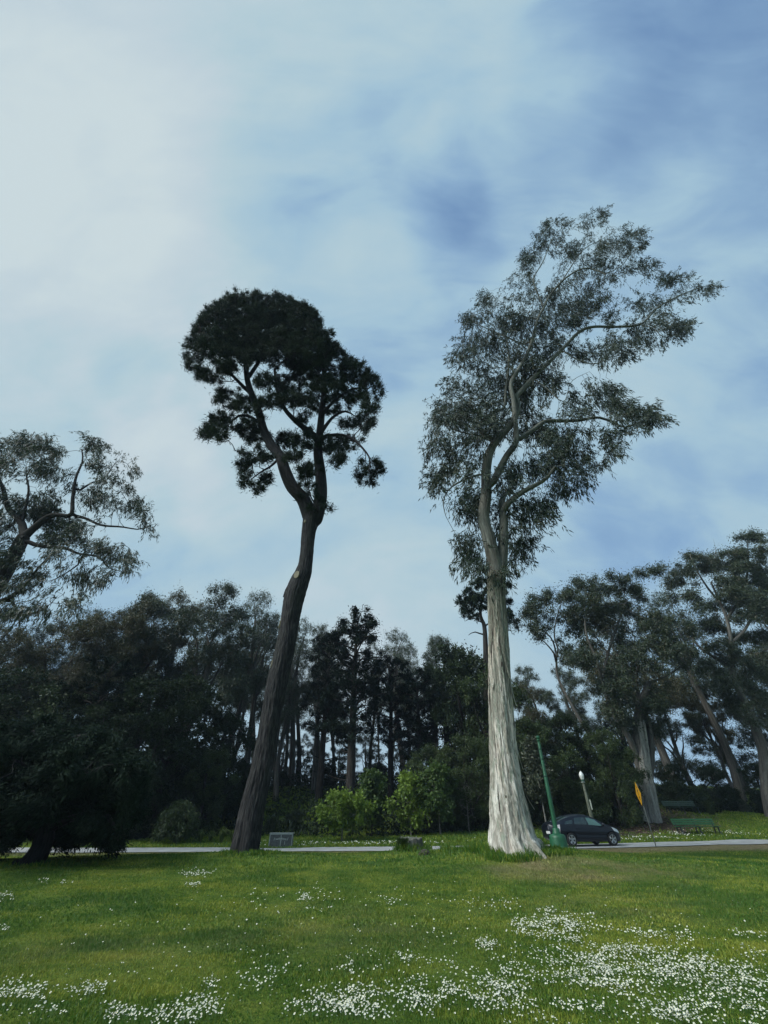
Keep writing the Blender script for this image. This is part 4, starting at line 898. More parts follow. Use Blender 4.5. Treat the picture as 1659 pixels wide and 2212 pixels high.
# ---- pine behind the pale trunk
def back_pine():
    Y = 46.0
    base = P(1052, 1700, Y); base = on_ground(base[0], Y)
    t0 = np.concatenate([[base - [0, 0, .2]], px_line([(1052, 1560), (1050, 1480), (1049, 1400), (1046, 1352), (1038, 1330), (1040, 1300), (1050, 1275)], Y)])
    limbs = [(t0, np.linspace(.42, .1, len(t0)), -1)]
    for pts in ([(1040, 1345), (1022, 1335), (1004, 1342)], [(1038, 1320), (1020, 1305), (1002, 1300)], [(1046, 1352), (1080, 1335), (1098, 1320)], [(1045, 1372), (1025, 1365), (1012, 1372)], [(1050, 1280), (1075, 1270), (1095, 1262)]):
        p = px_line(pts, Y, dy=rng.uniform(-1, 1)); limbs.append((p, np.linspace(.1, .03, len(p)), 0))
    clumps = [(1035, 1272, 26, 14), (1050, 1258, 25, 8), (1018, 1290, 24, 12), (1004, 1300, 14, 10), (1040, 1300, 30, 16), (1015, 1318, 22, 10), (1070, 1285, 26, 18), (1090, 1305, 18, 14), (1098, 1330, 10, 14), (1080, 1330, 20, 16), (1025, 1335, 18, 6), (1092, 1265, 14, 8), (1096, 1355, 6, 8)]
    pts = px_pts(clumps, (0, 0, 1), Y, 60, 1.3)
    make_tree('pine_tree', 'thin dark pine peering out behind the pale peeling trunk', 'tree', base, limbs, pts, 'farpine', 16000, (M['dark_bark'], M['pine_needle']), .5, .5, .02, (0, 0, .1), maxgen=2)
back_pine()

# ---- grove prototypes in local metres, then copies
def ell(c, r, k):
    v = rng.normal(0, 1, (k, 3)); v = unit(v) * rng.uniform(0, 1, (k, 1)) ** .4
    return np.array(c) + v * np.array(r)
def proto_gum(h, spread, lean, leaves, leafm, fork=.42, barkm='euc_far', nclump=30, deep=.42):
    tw = rng.normal(0, .02 * h, (5, 2)); zz = np.array([0, .2, fork, .6, .72]) * h
    tr = np.column_stack([tw[:, 0] + lean * zz, tw[:, 1], zz]); tr[0, :2] = 0; tr[0, 2] = -.4
    limbs = [(tr, np.array([.024, .018, .015, .010, .004]) * h, -1)]
    pts = []
    n = 5
    for i in range(n):
        a = 2 * np.pi * i / n + rng.uniform(-.4, .4); z0 = h * rng.uniform(fork * .85, fork * 1.25); k = rng.uniform(.5, 1)
        b = tr[2] + np.array([0, 0, z0 - tr[2, 2]]); b[0] += lean * (z0 - tr[2, 2]); d = np.array([math.cos(a), math.sin(a), 0])
        p = np.array([b, b + d * spread * .25 * k + [0, 0, .14 * h], b + d * spread * .45 * k + [0, 0, .20 * h], b + d * spread * .7 * k + [0, 0, .28 * h]]); p[:, :2] += rng.normal(0, .012 * h, (4, 2))
        limbs.append((p, np.array([.009, .007, .005, .002]) * h, 0))
    for i in range(nclump):
        a = rng.uniform(0, 6.283); f = rng.uniform(0, 1); q = spread * math.sqrt(f); z = h * (1 - .30 * f ** 1.3) - rng.uniform(0, 1) ** 1.3 * deep * h
        z = max(z, h * (fork + .02)); r = rng.uniform(.05, .085) * h
        pts.append(ell((q * math.cos(a) + lean * z, q * math.sin(a), z - r * .5), (r, r, r * .6), 36))
    return limbs, np.concatenate(pts), leaves, leafm, barkm, 'fargum'
def proto_cyp(h, leaves):
    tr = np.array([(0, 0, -.4), (.1, 0, .3 * h), (-.1, .1, .6 * h), (.1, 0, .93 * h)])
    limbs = [(tr, np.array([.026, .02, .014, .004]) * h, -1)]; pts = []
    for i in range(44):
        f = i / 43; z = h * (.36 + .63 * f); a = i * 2.4 + rng.uniform(-.4, .4); q = h * (.11 + .07 * f - .10 * max(0, f - .8) / .2) * rng.uniform(.5, 1.25)
        d = np.array([math.cos(a), math.sin(a), 0]); r = .055 * h * rng.uniform(.7, 1.3)
        limbs.append((np.array([[0, 0, z - .04 * h], d * q * .5 + [0, 0, z - .01 * h], d * q + [0, 0, z + .004 * h]]), np.array([.005, .004, .002]) * h, 0))
        pts.append(ell(d * q * .85 + [0, 0, z], (r, r, .011 * h), 40))
    for i in range(9):       # dead and thin lower boughs
        z = h * rng.uniform(.12, .36); a = rng.uniform(0, 6.28); d = np.array([math.cos(a), math.sin(a), .15]); q = h * rng.uniform(.05, .11)
        limbs.append((np.array([[0, 0, z], d * q * .5 + [0, 0, z], d * q + [0, 0, z + .01 * h]]), np.array([.004, .003, .001]) * h, 0)); pts.append(ell(d * q + [0, 0, z], (.03 * h, .03 * h, .01 * h), 10))
    return limbs, np.concatenate(pts), leaves, 'cypress_leaf', 'dark_bark', 'cyp'
def proto_dense(h, wid, leaves, leafm, style='bush', low=.04, barkm='dark_bark'):
    limbs = [(np.array([(0, 0, -.3), (.02 * h, 0, .3 * h), (0, .02 * h, .6 * h), (0, 0, .9 * h)]), np.array([.03, .022, .014, .004]) * h, -1)]; pts = []
    for i in range(30):
        f = i / 29; z = h * (low + (1 - low) * f); a = i * 2.4 + rng.uniform(-.5, .5)
        prof = math.sin(math.pi * min(1, .18 + .78 * f)) ** .7; q = wid * prof * rng.uniform(.35, 1.0); r = .12 * h * rng.uniform(.7, 1.1)
        pts.append(ell((q * math.cos(a), q * math.sin(a), min(z, h - r * .6)), (r * 1.1, r * 1.1, r * .7), 34))
    for i in range(5):
        a = 2 * np.pi * i / 5 + rng.uniform(-.4, .4); d = np.array([math.cos(a), math.sin(a), 0]); z = h * rng.uniform(.15, .4)
        limbs.append((np.array([[0, 0, z], d * wid * .4 + [0, 0, z + .12 * h], d * wid * .75 + [0, 0, z + .2 * h]]), np.array([.012, .008, .003]) * h, 0))
    return limbs, np.concatenate(pts), leaves, leafm, barkm, style
PROTO = {}
def proto(key, spec, D, dk, name, cat, maxgen=3, trop=(0, 0, .05), bare=.22):
    limbs, pts, leaves, leafm, barkm, style = spec
    r = make_tree(name, '', cat, (0, 0, 0), limbs, pts, style, leaves, (M[barkm], M[leafm]), D, dk, .016, trop, split=False, maxgen=maxgen, maxn=7000, bare=bare)
    PROTO[key] = [r, np.max([p[:, 2].max() for p, _, _ in limbs] + [pts[:, 2].max()]), False, cat]
for key, a in (('gum1', (24, 5.2, .02, 44000, 'far_leaf', .38)), ('gum2', (24, 4.2, -.03, 30000, 'far_leaf', .46)), ('gum3', (24, 6.0, .0, 48000, 'olive_leaf', .34)), ('gum4', (24, 3.2, .05, 17000, 'far_leaf', .50)), ('gum5', (24, 4.6, -.06, 34000, 'olive_leaf', .40)), ('gum6', (24, 5.0, .03, 50000, 'far_leaf', .14, 'euc_far', 44, .8)), ('gum7', (24, 2.6, -.08, 9000, 'far_leaf', .52, 'euc_far', 16, .35))):
    proto(key, proto_gum(*a), .8, .8, 'eucalyptus_tree', 'tree')
proto('cyp1', proto_cyp(24, 34000), .7, .7, 'cypress_tree', 'tree'); proto('cyp2', proto_cyp(24, 28000), .7, .7, 'cypress_tree', 'tree')
proto('dense1', proto_dense(12, 4.6, 32000, 'dark_bush'), .6, .6, 'evergreen_tree', 'tree'); proto('dense2', proto_dense(12, 5.4, 32000, 'bush_leaf'), .6, .6, 'evergreen_tree', 'tree')
proto('shrub1', proto_dense(4, 2.2, 11000, 'bush_leaf', 'bush', .05), .35, .36, 'shrub', 'shrub'); proto('shrub2', proto_dense(4, 2.6, 11000, 'dark_bush', 'bush', .05), .35, .36, 'shrub', 'shrub'); proto('shrub3', proto_dense(4, 1.7, 9000, 'grey_leaf', 'bush', .05), .35, .36, 'shrub', 'shrub')

def place(key, px, top, Y, label, group, rz=None, wide=1.0, lean=0.0, name=None):
    src, h0, used, cat = PROTO[key]
    t = P(px, top, Y); b = on_ground(t[0], Y); h = max(.5, t[2] - b[2]); s = h / h0
    if used:
        r = src.copy(); COL.objects.link(r)
        for ch in list(src.children):
            c = ch.copy(); COL.objects.link(c); c.parent = r
    else: r = src; PROTO[key][2] = True
    if name: r.name = name
    r.location = b; r.scale = (s * wide, s * wide, s); r.rotation_euler = (0, R(lean), rng.uniform(0, 6.28) if rz is None else rz)
    tag(r, label, cat, group); return r
G1 = 'eucalyptus trees of the grove behind the path'
for k, px, top, Y, w, lb in (
    ('gum3', 20, 1345, 40, 1.0, 'domed eucalyptus behind the dark cypress, at the left edge of the grove'),
    ('gum1', 92, 1352, 46, .95, 'eucalyptus in the left grove under the end of the crooked limb'),
    ('gum5', 165, 1335, 43, .95, 'eucalyptus with a rounded top right of the overhanging limbs'),
    ('gum2', 232, 1325, 50, 1.0, 'thin-topped eucalyptus in the left grove, lower than its right-hand neighbour'),
    ('gum3', 300, 1312, 44, .85, 'olive-tinged eucalyptus stepping up towards the highest domes of the left grove'),
    ('gum1', 352, 1284, 47, .9, 'first of the two high domed eucalyptus crowns left of the pine trunk'),
    ('gum5', 420, 1296, 52, .9, 'eucalyptus filling the dip between the two high domed crowns'),
    ('gum1', 478, 1272, 45, .95, 'highest domed eucalyptus of the grove left of the pine trunk'),
    ('gum4', 552, 1278, 50, .8, 'loose feathery eucalyptus top beside the snapped stub of the pine trunk'),
    ('gum2', 590, 1330, 54, .9, 'eucalyptus half hidden behind the leaning pine trunk'),
    ('gum4', 668, 1342, 56, .9, 'slender eucalyptus just right of the leaning pine trunk'),
    ('gum2', 708, 1352, 52, .75, 'slender pale-stemmed eucalyptus between pine trunk and flat-topped cypress'),
    ('gum4', 640, 1390, 50, .8, 'low thin eucalyptus whose stem leans beside the pine trunk'),
    ('gum4', 868, 1362, 58, .95, 'pale feathery eucalyptus top right of the flat-topped cypress'),
    ('gum2', 942, 1370, 60, .85, 'second pale feathery eucalyptus right of the flat-topped cypress'),
    ('gum5', 1000, 1420, 54, .8, 'dim eucalyptus just left of the pale peeling trunk'),
    ('gum5', 1140, 1480, 56, .9, 'low eucalyptus right of the pale peeling trunk'),
    ('gum2', 1215, 1440, 60, .9, 'eucalyptus seen through the limbs of the broad fluted gum'),
    ('gum4', 1415, 1290, 58, .9, 'thin eucalyptus top rising between the broad gum and the edge gum'),
    ('gum3', 1500, 1500, 60, .9, 'low domed eucalyptus above the far bench'),
    ('gum2', 1580, 1440, 58, .8, 'eucalyptus with a pale leaning stem near the slope of the far bench'),
    ('gum1', 1650, 1240, 54, 1.0, 'bushy eucalyptus closing the grove at the right edge'),
    ('gum6', 60, 1420, 52, 1.1, 'low-branched eucalyptus deep in the shade above the low cypress'),
    ('gum6', 200, 1400, 56, 1.1, 'low-branched eucalyptus in the gap under the thin-topped one'),
    ('gum6', 330, 1390, 58, 1.0, 'low-branched eucalyptus under the first high domed crown'),
    ('gum6', 450, 1380, 56, 1.0, 'low-branched eucalyptus under the highest domed crown'),
    ('gum6', 540, 1400, 60, .9, 'low-branched eucalyptus left against the pine trunk'),
    ('gum6', 1130, 1440, 62, .9, 'low-branched eucalyptus right against the pale peeling trunk'),
    ('gum6', 1190, 1500, 58, 1.0, 'low-branched eucalyptus above the top of the green post'),
    ('gum6', 1290, 1400, 62, 1.0, 'low-branched eucalyptus showing through the middle of the broad gum'),
    ('gum6', 1400, 1440, 60, 1.0, 'low-branched eucalyptus behind the fork of the broad gum'),
    ('gum6', 1480, 1400, 64, 1.0, 'low-branched eucalyptus between the broad gum and the leaning gum'),
    ('gum6', 1570, 1380, 62, 1.0, 'low-branched eucalyptus behind the stem of the leaning gum'),
    ('gum6', 1655, 1420, 60, .9, 'low-branched eucalyptus at the right edge behind the leaning gum'),
    ('gum5', 1320, 1300, 58, 1.0, 'tall eucalyptus behind the domed top of the broad gum')):
    place(k, px, top, Y, lb, G1, wide=w)
GB = 'slender back row eucalyptus'
for px, top, Y, ln in ((622, 1400, 60, 4), (646, 1420, 64, 6), (664, 1385, 61, 8), (690, 1400, 66, 3), (728, 1410, 62, -2), (748, 1420, 66, 2), (800, 1400, 63, -3), (826, 1410, 67, 2), (852, 1400, 62, -6), (880, 1410, 66, 4), (905, 1415, 64, -4), (930, 1420, 68, 3), (965, 1420, 66, -3), (600, 1390, 66, 5)):
    place('gum7' if rng.uniform() < .55 else 'gum4', px + rng.uniform(-14, 14), top + rng.uniform(-25, 70), Y + rng.uniform(-3, 3), 'slender bare-stemmed eucalyptus seen against the sky in the back row of the grove', GB, wide=rng.uniform(.38, .95), lean=ln * rng.uniform(.4, 2.2))
GC = 'thin understorey saplings on the ridge'
for px, top, Y in ((610, 1570, 57), (652, 1600, 58), (690, 1555, 59), (742, 1590, 57), (788, 1560, 60), (815, 1610, 58), (862, 1575, 60), (905, 1560, 58)):
    place('gum6', px, top, Y, 'thin leafy sapling among the bare stems on the ridge', GC, wide=rng.uniform(.8, 1.3), lean=rng.uniform(-8, 8))
G2 = 'dark cypresses of the grove behind the path'
for k, px, top, Y, w, lb in (
    ('cyp1', 772, 1332, 46, 1.05, 'tall flat-topped dark cypress in the middle of the grove'),
    ('cyp2', 716, 1375, 50, .95, 'lower dark cypress left against the flat-topped cypress'),
    ('cyp2', 842, 1420, 49, 1.0, 'dark tiered cypress right against the flat-topped cypress'),
    ('cyp1', 900, 1455, 47, 1.15, 'dark tiered cypress above the lime-green young tree'),
    ('cyp2', 250, 1420, 36, 1.2, 'dark cypress rising behind the low spreading one'),
    ('cyp1', 1320, 1560, 50, 1.1, 'dark cypress in the shade of the broad fluted gum')):
    place(k, px, top, Y, lb, G2, wide=w)
G3 = 'bushy evergreens under the grove'
for k, px, top, Y, w, lb in (
    ('dense1', 60, 1450, 38, 1.1, 'dark bushy evergreen at the left edge behind the skirts of the cypress'),
    ('dense2', 150, 1490, 37, 1.0, 'dark bushy evergreen straight behind the low spreading cypress'),
    ('dense1', 340, 1470, 36, 1.1, 'dark bushy evergreen between the low cypress and the weeping bush'),
    ('dense1', 420, 1470, 41, 1.1, 'dark bushy evergreen above the weeping bush'),
    ('dense1', 495, 1540, 44, 1.0, 'dark bushy evergreen left of the pine trunk'),
    ('dense2', 1295, 1578, 42, .8, 'evergreen bush in front of the pale stems left of the yellow sign'),
    ('dense1', 1322, 1622, 43, .6, 'dark evergreen bush between the lamp and the yellow sign'),
    ('dense1', 250, 1520, 35, 1.1, 'dark bushy evergreen right of the crown of the low spreading cypress'),
    ('dense1', 380, 1590, 38, 1.1, 'low dark bushy evergreen rising straight over the weeping bush'),
    ('dense2', 460, 1620, 40, 1.0, 'low bushy evergreen between weeping bush and pine trunk'),
    ('dense1', 530, 1650, 46, 1.0, 'low dark bushy evergreen half behind the foot of the pine trunk'),
    ('dense1', 300, 1640, 36, 1.0, 'low dark bushy evergreen left of the weeping bush'),
    ('dense1', 985, 1400, 48, .85, 'tall dark bushy evergreen left of the pale peeling trunk'),
    ('dense2', 1030, 1430, 47, .8, 'tall bushy evergreen touching the pale peeling trunk'),
    ('dense2', 930, 1612, 42, .95, 'rounded evergreen bush behind the lime-green young tree'),
    ('dense2', 1000, 1590, 41, 1.0, 'rounded evergreen bush behind the bare young tree'),
    ('dense2', 1060, 1600, 40, .9, 'rounded evergreen bush behind the pale peeling trunk'),
    ('dense2', 1135, 1555, 43, 1.0, 'evergreen bush left of the top of the green post'),
    ('dense1', 1205, 1545, 45, 1.0, 'dark evergreen bush behind the green post'),
    ('dense1', 1275, 1590, 46, 1.0, 'dark evergreen bush behind the white lamp'),
    ('dense1', 1345, 1640, 50, .8, 'dark evergreen bush left of the fluted grey trunk'),
    ('dense1', 1450, 1650, 54, 1.0, 'dark evergreen bush right of the fluted grey trunk'),
    ('dense1', 1530, 1655, 54, 1.1, 'dark evergreen bush above the far bench'),
    ('dense1', 1620, 1650, 53, 1.1, 'dark evergreen bush under the leaning gum at the slope')):
    place(k, px, top, Y, lb, G3, wide=w)
G4 = 'shrubs beyond the path'
for k, px, top, Y, w, lb in (
    ('shrub1', 1257, 1693, 41, 1.0, 'rounded green shrub behind the lamp post'),
    ('shrub2', 1450, 1690, 50, 1.1, 'dark shrub beside the fluted trunk above the far bench'),
    ('shrub1', 1498, 1702, 50.5, 1.1, 'green shrub behind the middle of the far bench'),
    ('shrub1', 1530, 1738, 48, .6, 'small cone-shaped shrub at the right end of the far bench'),
    ('shrub2', 1568, 1700, 51, 1.0, 'dark shrub between the cone-shaped shrub and the edge gum'),
    ('shrub3', 1600, 1728, 50, 1.0, 'grey-green shrub on the slope right of the cone-shaped shrub'),
    ('shrub2', 1645, 1712, 51, 1.0, 'dark shrub on the slope at the right edge'),
    ('shrub2', 640, 1752, 43, 1.2, 'dark shrub behind the metal utility box'),
    ('shrub2', 590, 1768, 42, 1.1, 'low dark shrub at the foot of the slope right of the pine trunk'),
    ('shrub2', 690, 1760, 44, 1.0, 'dark shrub left of the rounded lime-green tree'),
    ('shrub1', 1090, 1760, 39.5, .8, 'low green shrub right behind the base of the pale peeling trunk'),
    ('shrub2', 970, 1770, 42, 1.0, 'low dark shrub behind the white-stemmed sapling'),
    ('shrub2', 1050, 1752, 42, 1.1, 'dark shrub behind the bare young tree'),
    ('shrub2', 860, 1782, 43, 1.3, 'low spreading dark shrub under the lime-green tree'),
    ('shrub2', 320, 1770, 37, 1.3, 'low dark shrub left of the weeping bush'),
    ('shrub2', 612, 1668, 56, 1.3, 'dark ridge shrub between the pine trunk and the slender stems'),
    ('shrub2', 700, 1650, 57, 1.2, 'dark ridge shrub left of the flat-topped cypress stem'),
    ('shrub1', 820, 1655, 56, 1.2, 'ridge shrub right of the flat-topped cypress stem'),
    ('shrub2', 1325, 1745, 46, 1.0, 'low dark shrub beyond the bonnet of the parked car')):
    place(k, px, top, Y, lb, G4, wide=w)

# ---- weeping bush, young trees beyond the path
def young(name, label, px, bpy_, tpy, Y, cw, low, style, leafm, leaves, stem_r=.05, barkm='young_bark', trop=(0, 0, .1), bare=False):
    b = P(px, bpy_, Y); b = on_ground(b[0], Y); t = P(px, tpy, Y); h = t[2] - b[2]; wid = cw * Y / raydir(px, (bpy_ + tpy) / 2)[1]
    limbs = [(b + np.array([(0, 0, -.1), (.01, 0, low * h), (.03, .02, .6 * h), (0, 0, .92 * h)]), np.array([stem_r, stem_r * .8, stem_r * .5, .01]), -1)]; pts = []
    for i in range(26):
        f = i / 25; z = h * (low + (1 - low) * f); prof = math.sin(math.pi * min(1, .14 + .82 * f)) ** .7; a = i * 2.4 + rng.uniform(-.5, .5); q = wid * prof * rng.uniform(.35, 1.4)
        r = wid * rng.uniform(.14, .30)
        pts.append(ell(b + [q * math.cos(a), q * math.sin(a), min(z, h - r * .4)], (r, r, r * .75), 40 if not bare else 30))
    return make_tree(name, label, 'tree', b, limbs, np.concatenate(pts), style, leaves, (M[barkm], M[leafm]), .2, .2, .007 if not bare else .010, trop, split=False, maxgen=2, maxn=3500)
STY['leafy'].update(L=.26, W=.17, spread=.24)
young('young_tree', 'rounded lime-green young tree between the utility box and the stump', 738, 1817, 1716, 36.5, 42, .36, 'leafy', 'lime_leaf', 4200)
young('young_tree', 'loose taller lime-green young tree behind the stump', 888, 1803, 1674, 39, 42, .2, 'leafy', 'lime_leaf', 3400, .07)
young('young_tree', 'dull green young tree between the two lime-green ones', 803, 1806, 1672, 40, 30, .2, 'leafy', 'sap_leaf', 5200, .06, 'dark_bark')
young('sapling', 'leafy green sapling with a thin pale stem before the evergreen bushes', 951, 1804, 1655, 38, 34, .28, 'leafy', 'sap_leaf', 5200, .05)
young('sapling', 'bare leafless young tree with a thin pale stem', 1014, 1799, 1690, 39, 22, .30, 'small', 'sap_leaf', 0, .055, trop=(0, 0, .5), bare=True)
young('young_tree', 'slender grey-green young tree just left of the green post', 1182, 1790, 1600, 38, 22, .36, 'leafy', 'grey_leaf', 4200, .06)
def weeping():
    Y = 33.5; b = P(374, 1829, Y); b = on_ground(b[0], Y); h = 2.25
    limbs = [(b + np.array([(0, 0, -.1), (.05, 0, .9), (.1, 0, 1.7)]), np.array([.09, .07, .03]), -1)]; pts = []
    for i in range(34):
        a = i * 2.4; q = 1.15 * math.sqrt((i + .5) / 34); ztop = h * (1 - .35 * (q / 1.15) ** 2)
        for k in range(16): 
            z = ztop - rng.uniform(0, 1) * (ztop - .15) * (.25 + .75 * q / 1.15)
            pts.append(b + [q * math.cos(a) + rng.normal(0, .1), q * math.sin(a) + rng.normal(0, .1), z])
    make_tree('weeping_bush', 'weeping green bush beyond the path, left of the pine trunk', 'bush', b, limbs, np.array(pts), 'droop', 9000, (M['dark_bark'], M['bush_leaf']), .18, .18, .006, (0, 0, -.15), split=False, maxgen=3, maxn=3000)
weeping()

# ---- strap-leaved clump plants beside the weeping bush
def strap_plants():
    lm = leaf_mat('strap leaves', (.04, .07, .015), (.12, .16, .04), None, .3)
    for i, (px, Y, s) in enumerate(((430, 34.2, 1.0), (452, 34.6, .9), (476, 34.4, 1.1), (500, 34.8, .9))):
        b = P(px, 1826, Y); b = on_ground(b[0], Y); n = 90; a = rng.uniform(0, 6.283, n); L = rng.uniform(.5, .9, n) * s; o = rng.uniform(.1, .8, n)
        d = np.stack([np.cos(a), np.sin(a), 0 * a], 1); sd = np.stack([-np.sin(a), np.cos(a), 0 * a], 1) * .022
        p0 = d * .05; p1 = d * (o * L * .5)[:, None] + np.array([0, 0, 1]) * (L * .75)[:, None]; p2 = d * (o * L * 1.15)[:, None] + np.array([0, 0, 1]) * (L * (1 - .7 * o))[:, None]
        V = np.stack([p0 - sd, p0 + sd, p1 + sd, p1 - sd, p2 + sd * .2, p2 - sd * .2], 1).reshape(-1, 3); k = np.arange(n)[:, None] * 6
        o_ = mesh('strap_plant', V, np.concatenate([k + [0, 1, 2, 3], k + [3, 2, 4, 5]]), lm, None, False, {'v': np.repeat(rng.uniform(0, 1, n), 6)}); o_.location = b
        tag(o_, ('strap-leaved plant touching the weeping bush', 'second strap-leaved plant from the weeping bush', 'tallest strap-leaved plant between weeping bush and pine trunk', 'strap-leaved plant nearest the pine trunk')[i], 'plant', 'strap-leaved plants beyond the path')
strap_plants()

# ---- undergrowth on the dark hillside
def undergrowth():
    n = 90000; x = rng.uniform(-45, 40, n); y = rng.uniform(39, 62, n)
    pd = path_dist(x, y); cl = fbm(xy0(x, y, .35), 3); keep = (pd > 7.5 + 3 * sstep(12, 24, x) + 8 * sstep(14, 20, x) * (1 - sstep(26, 34, x)) + (cl - .5) * 5)
    keep &= rng.uniform(0, 1, n) < .25 + cl
    x, y, cl = x[keep], y[keep], cl[keep]; m = len(x); z = terrain(x, y) + rng.uniform(0, 1, m) ** 1.6 * (.35 + 3.2 * np.clip(cl - .40, 0, 1) * 2)
    V, F, A = leaf_quads(np.stack([x, y, z], 1), rng.normal(0, 1, (m, 3)) + [0, 0, .5], rng.uniform(.18, .42, m), rng.uniform(.08, .2, m), np.clip(rng.normal(.45, .22, m), 0, 1))
    tag(mesh('undergrowth', V, F, M['dark_bush'], None, False, {'v': A}), 'dark tangled undergrowth covering the slope below the grove', 'undergrowth', kind='stuff')
    # fallen leaves and bark under the big gum
    n = 9000; x = rng.uniform(9, 36, n); y = rng.uniform(34, 52, n); dry, lit, ve = masks(x, y); k = (rng.uniform(0, 1, n) < lit) & (path_dist(x, y) > PATH_W / 2 + .3); x, y = x[k], y[k]; m = len(x)
    V, F, A = leaf_quads(np.stack([x, y, terrain(x, y) + .02 + rng.uniform(0, .05, m)], 1), rng.normal(0, 1, (m, 3)) * [1, 1, .25], rng.uniform(.12, .4, m), rng.uniform(.03, .09, m), rng.uniform(0, 1, m))
    tag(mesh('leaf_litter', V, F, leaf_mat('fallen leaves', (.06, .042, .03), (.19, .14, .095), None, .1), None, False, {'v': A}), 'brown leaf litter under the broad gum beyond the path', 'leaf litter', kind='stuff')
undergrowth()

# ------------------------------------------------------------------ stump
def stump():
    Y = 19.0; b = P(888, 1838, Y); b[2] = float(terrain(b[0], b[1]))
    root = empty('tree_stump', b); tag(root, 'weathered grey stump half grown over with grass', 'stump')
    a = np.linspace(0, 2 * np.pi, 60, endpoint=False); z = np.linspace(-.15, .36, 26); A, Z = np.meshgrid(a, z)
    r = .36 + .16 * np.exp(-np.maximum(Z, 0) / .13) + (fbm(np.stack([np.cos(A) * 4, np.sin(A) * 4, Z * 1.2], -1), 3) - .5) * .22
    zz = Z + np.where(Z > .32, (fbm(np.stack([np.cos(A) * 3, np.sin(A) * 3, 0 * Z], -1), 2) - .5) * .14, 0)
    V = np.stack([np.cos(A) * r, np.sin(A) * r, zz], -1).reshape(-1, 3)
    mesh('trunk', V, grid_faces(26, 60, True), bark_mat('stump wood', [(.02, .018, .016), (.10, .095, .085), (.16, .155, .14), (.06, .07, .045)], (10, 10, 1.2), bump=.8), root, True, {'bark': V * [1, 1, 1.0]})
    top = V[-60:]; c = top.mean(0) - [0, 0, .03]
    mesh('cut_face', np.concatenate([top, [c]]), np.array([[i, (i + 1) % 60, 60] for i in range(60)]), simple('cut face', (.10, .10, .075), .9, 0, .35, 7), root)
    n = 1400; an = rng.uniform(1.9, 4.4, n); h = rng.uniform(0, .32, n) ** 1.0; rr = .40 + .1 * np.exp(-h / .15)
    pos = np.stack([np.cos(an) * rr, np.sin(an) * rr, h], 1)
    V, F, Aa = leaf_quads(pos, np.stack([np.cos(an) * .5, np.sin(an) * .5, .6 + 0 * an], 1) + rng.normal(0, .3, (n, 3)), rng.uniform(.06, .15, n), rng.uniform(.02, .04, n), rng.uniform(0, 1, n))
    mesh('ivy', V, F, leaf_mat('stump weeds', (.02, .045, .01), (.06, .10, .02), None, .3), root, False, {'v': Aa})
    c = P(918, 1851, 17.2); c[2] = float(terrain(c[0], c[1]))
    A, Z = np.meshgrid(np.linspace(0, 2 * np.pi, 24, endpoint=False), np.linspace(0, 1, 9)); q = np.cos(Z * np.pi / 2) * .17 * (1 + .4 * (fbm(np.stack([np.cos(A) * 2, np.sin(A) * 2, Z * 2], -1), 2) - .5))
    o = mesh('root_knob', np.stack([np.cos(A) * q * 1.2, np.sin(A) * q, -.03 + .17 * np.sin(Z * np.pi / 2)], -1).reshape(-1, 3), grid_faces(9, 24, True), simple('old root', (.035, .03, .022), .95, 0, .4, 12), None, True); o.location = c
    tag(o, 'small dark knob of old root in the grass right of the stump', 'root')
stump()

# ------------------------------------------------------------------ street furniture
GREEN = simple('green paint', (.011, .088, .036), .5, 0, .25, 7, .5)
GREEN_DK = simple('dark green paint', (.010, .055, .030), .5, 0, .2)
def green_post():
    Y = 22.0; b = P(1210, 1838, Y); b[2] = float(terrain(b[0], b[1])) - .03
    root = empty('green_post', b); tag(root, 'green steel post with a ball finial and bulky drum base', 'post')
    MB().lathe([(.0, 0), (.37, 0), (.37, .03), (.36, .12), (.335, .42), (.32, .50), (.27, .545), (.17, .56)], 28).build('base', GREEN, root, True)
    MB().lathe([(.165, .558), (.165, .60), (.15, .62), (.15, .72), (.135, .745), (.10, .75)], 24).build('collar', GREEN, root, True)
    p = P(1163.5, 1592, Y)[2] - b[2]
    MB().lathe([(.09, .74), (.088, 1.5), (.079, 2.6), (.073, 2.62), (.066, p - .42), (.058, p - .40), (.055, p - .16), (.0, p - .16)], 20).build('pole', GREEN, root, True)
    for z, r in ((p - .9, .075), (p - .5, .071), (p - 1.55, .08), (2.61, .085)): MB().lathe([(r - .02, z - .03), (r, z - .026), (r, z + .026), (r - .02, z + .03)], 20).build('band', GREEN_DK, root, True)
    MB().lathe([(.06, p - .17), (.085, p - .16), (.085, p - .13), (.05, p - .115), (.05, p - .10)] + [(.082 * math.cos(t), p - .02 + .082 * math.sin(t)) for t in np.linspace(-.95, 1.57, 9)], 20).build('finial', GREEN, root, True)
green_post()
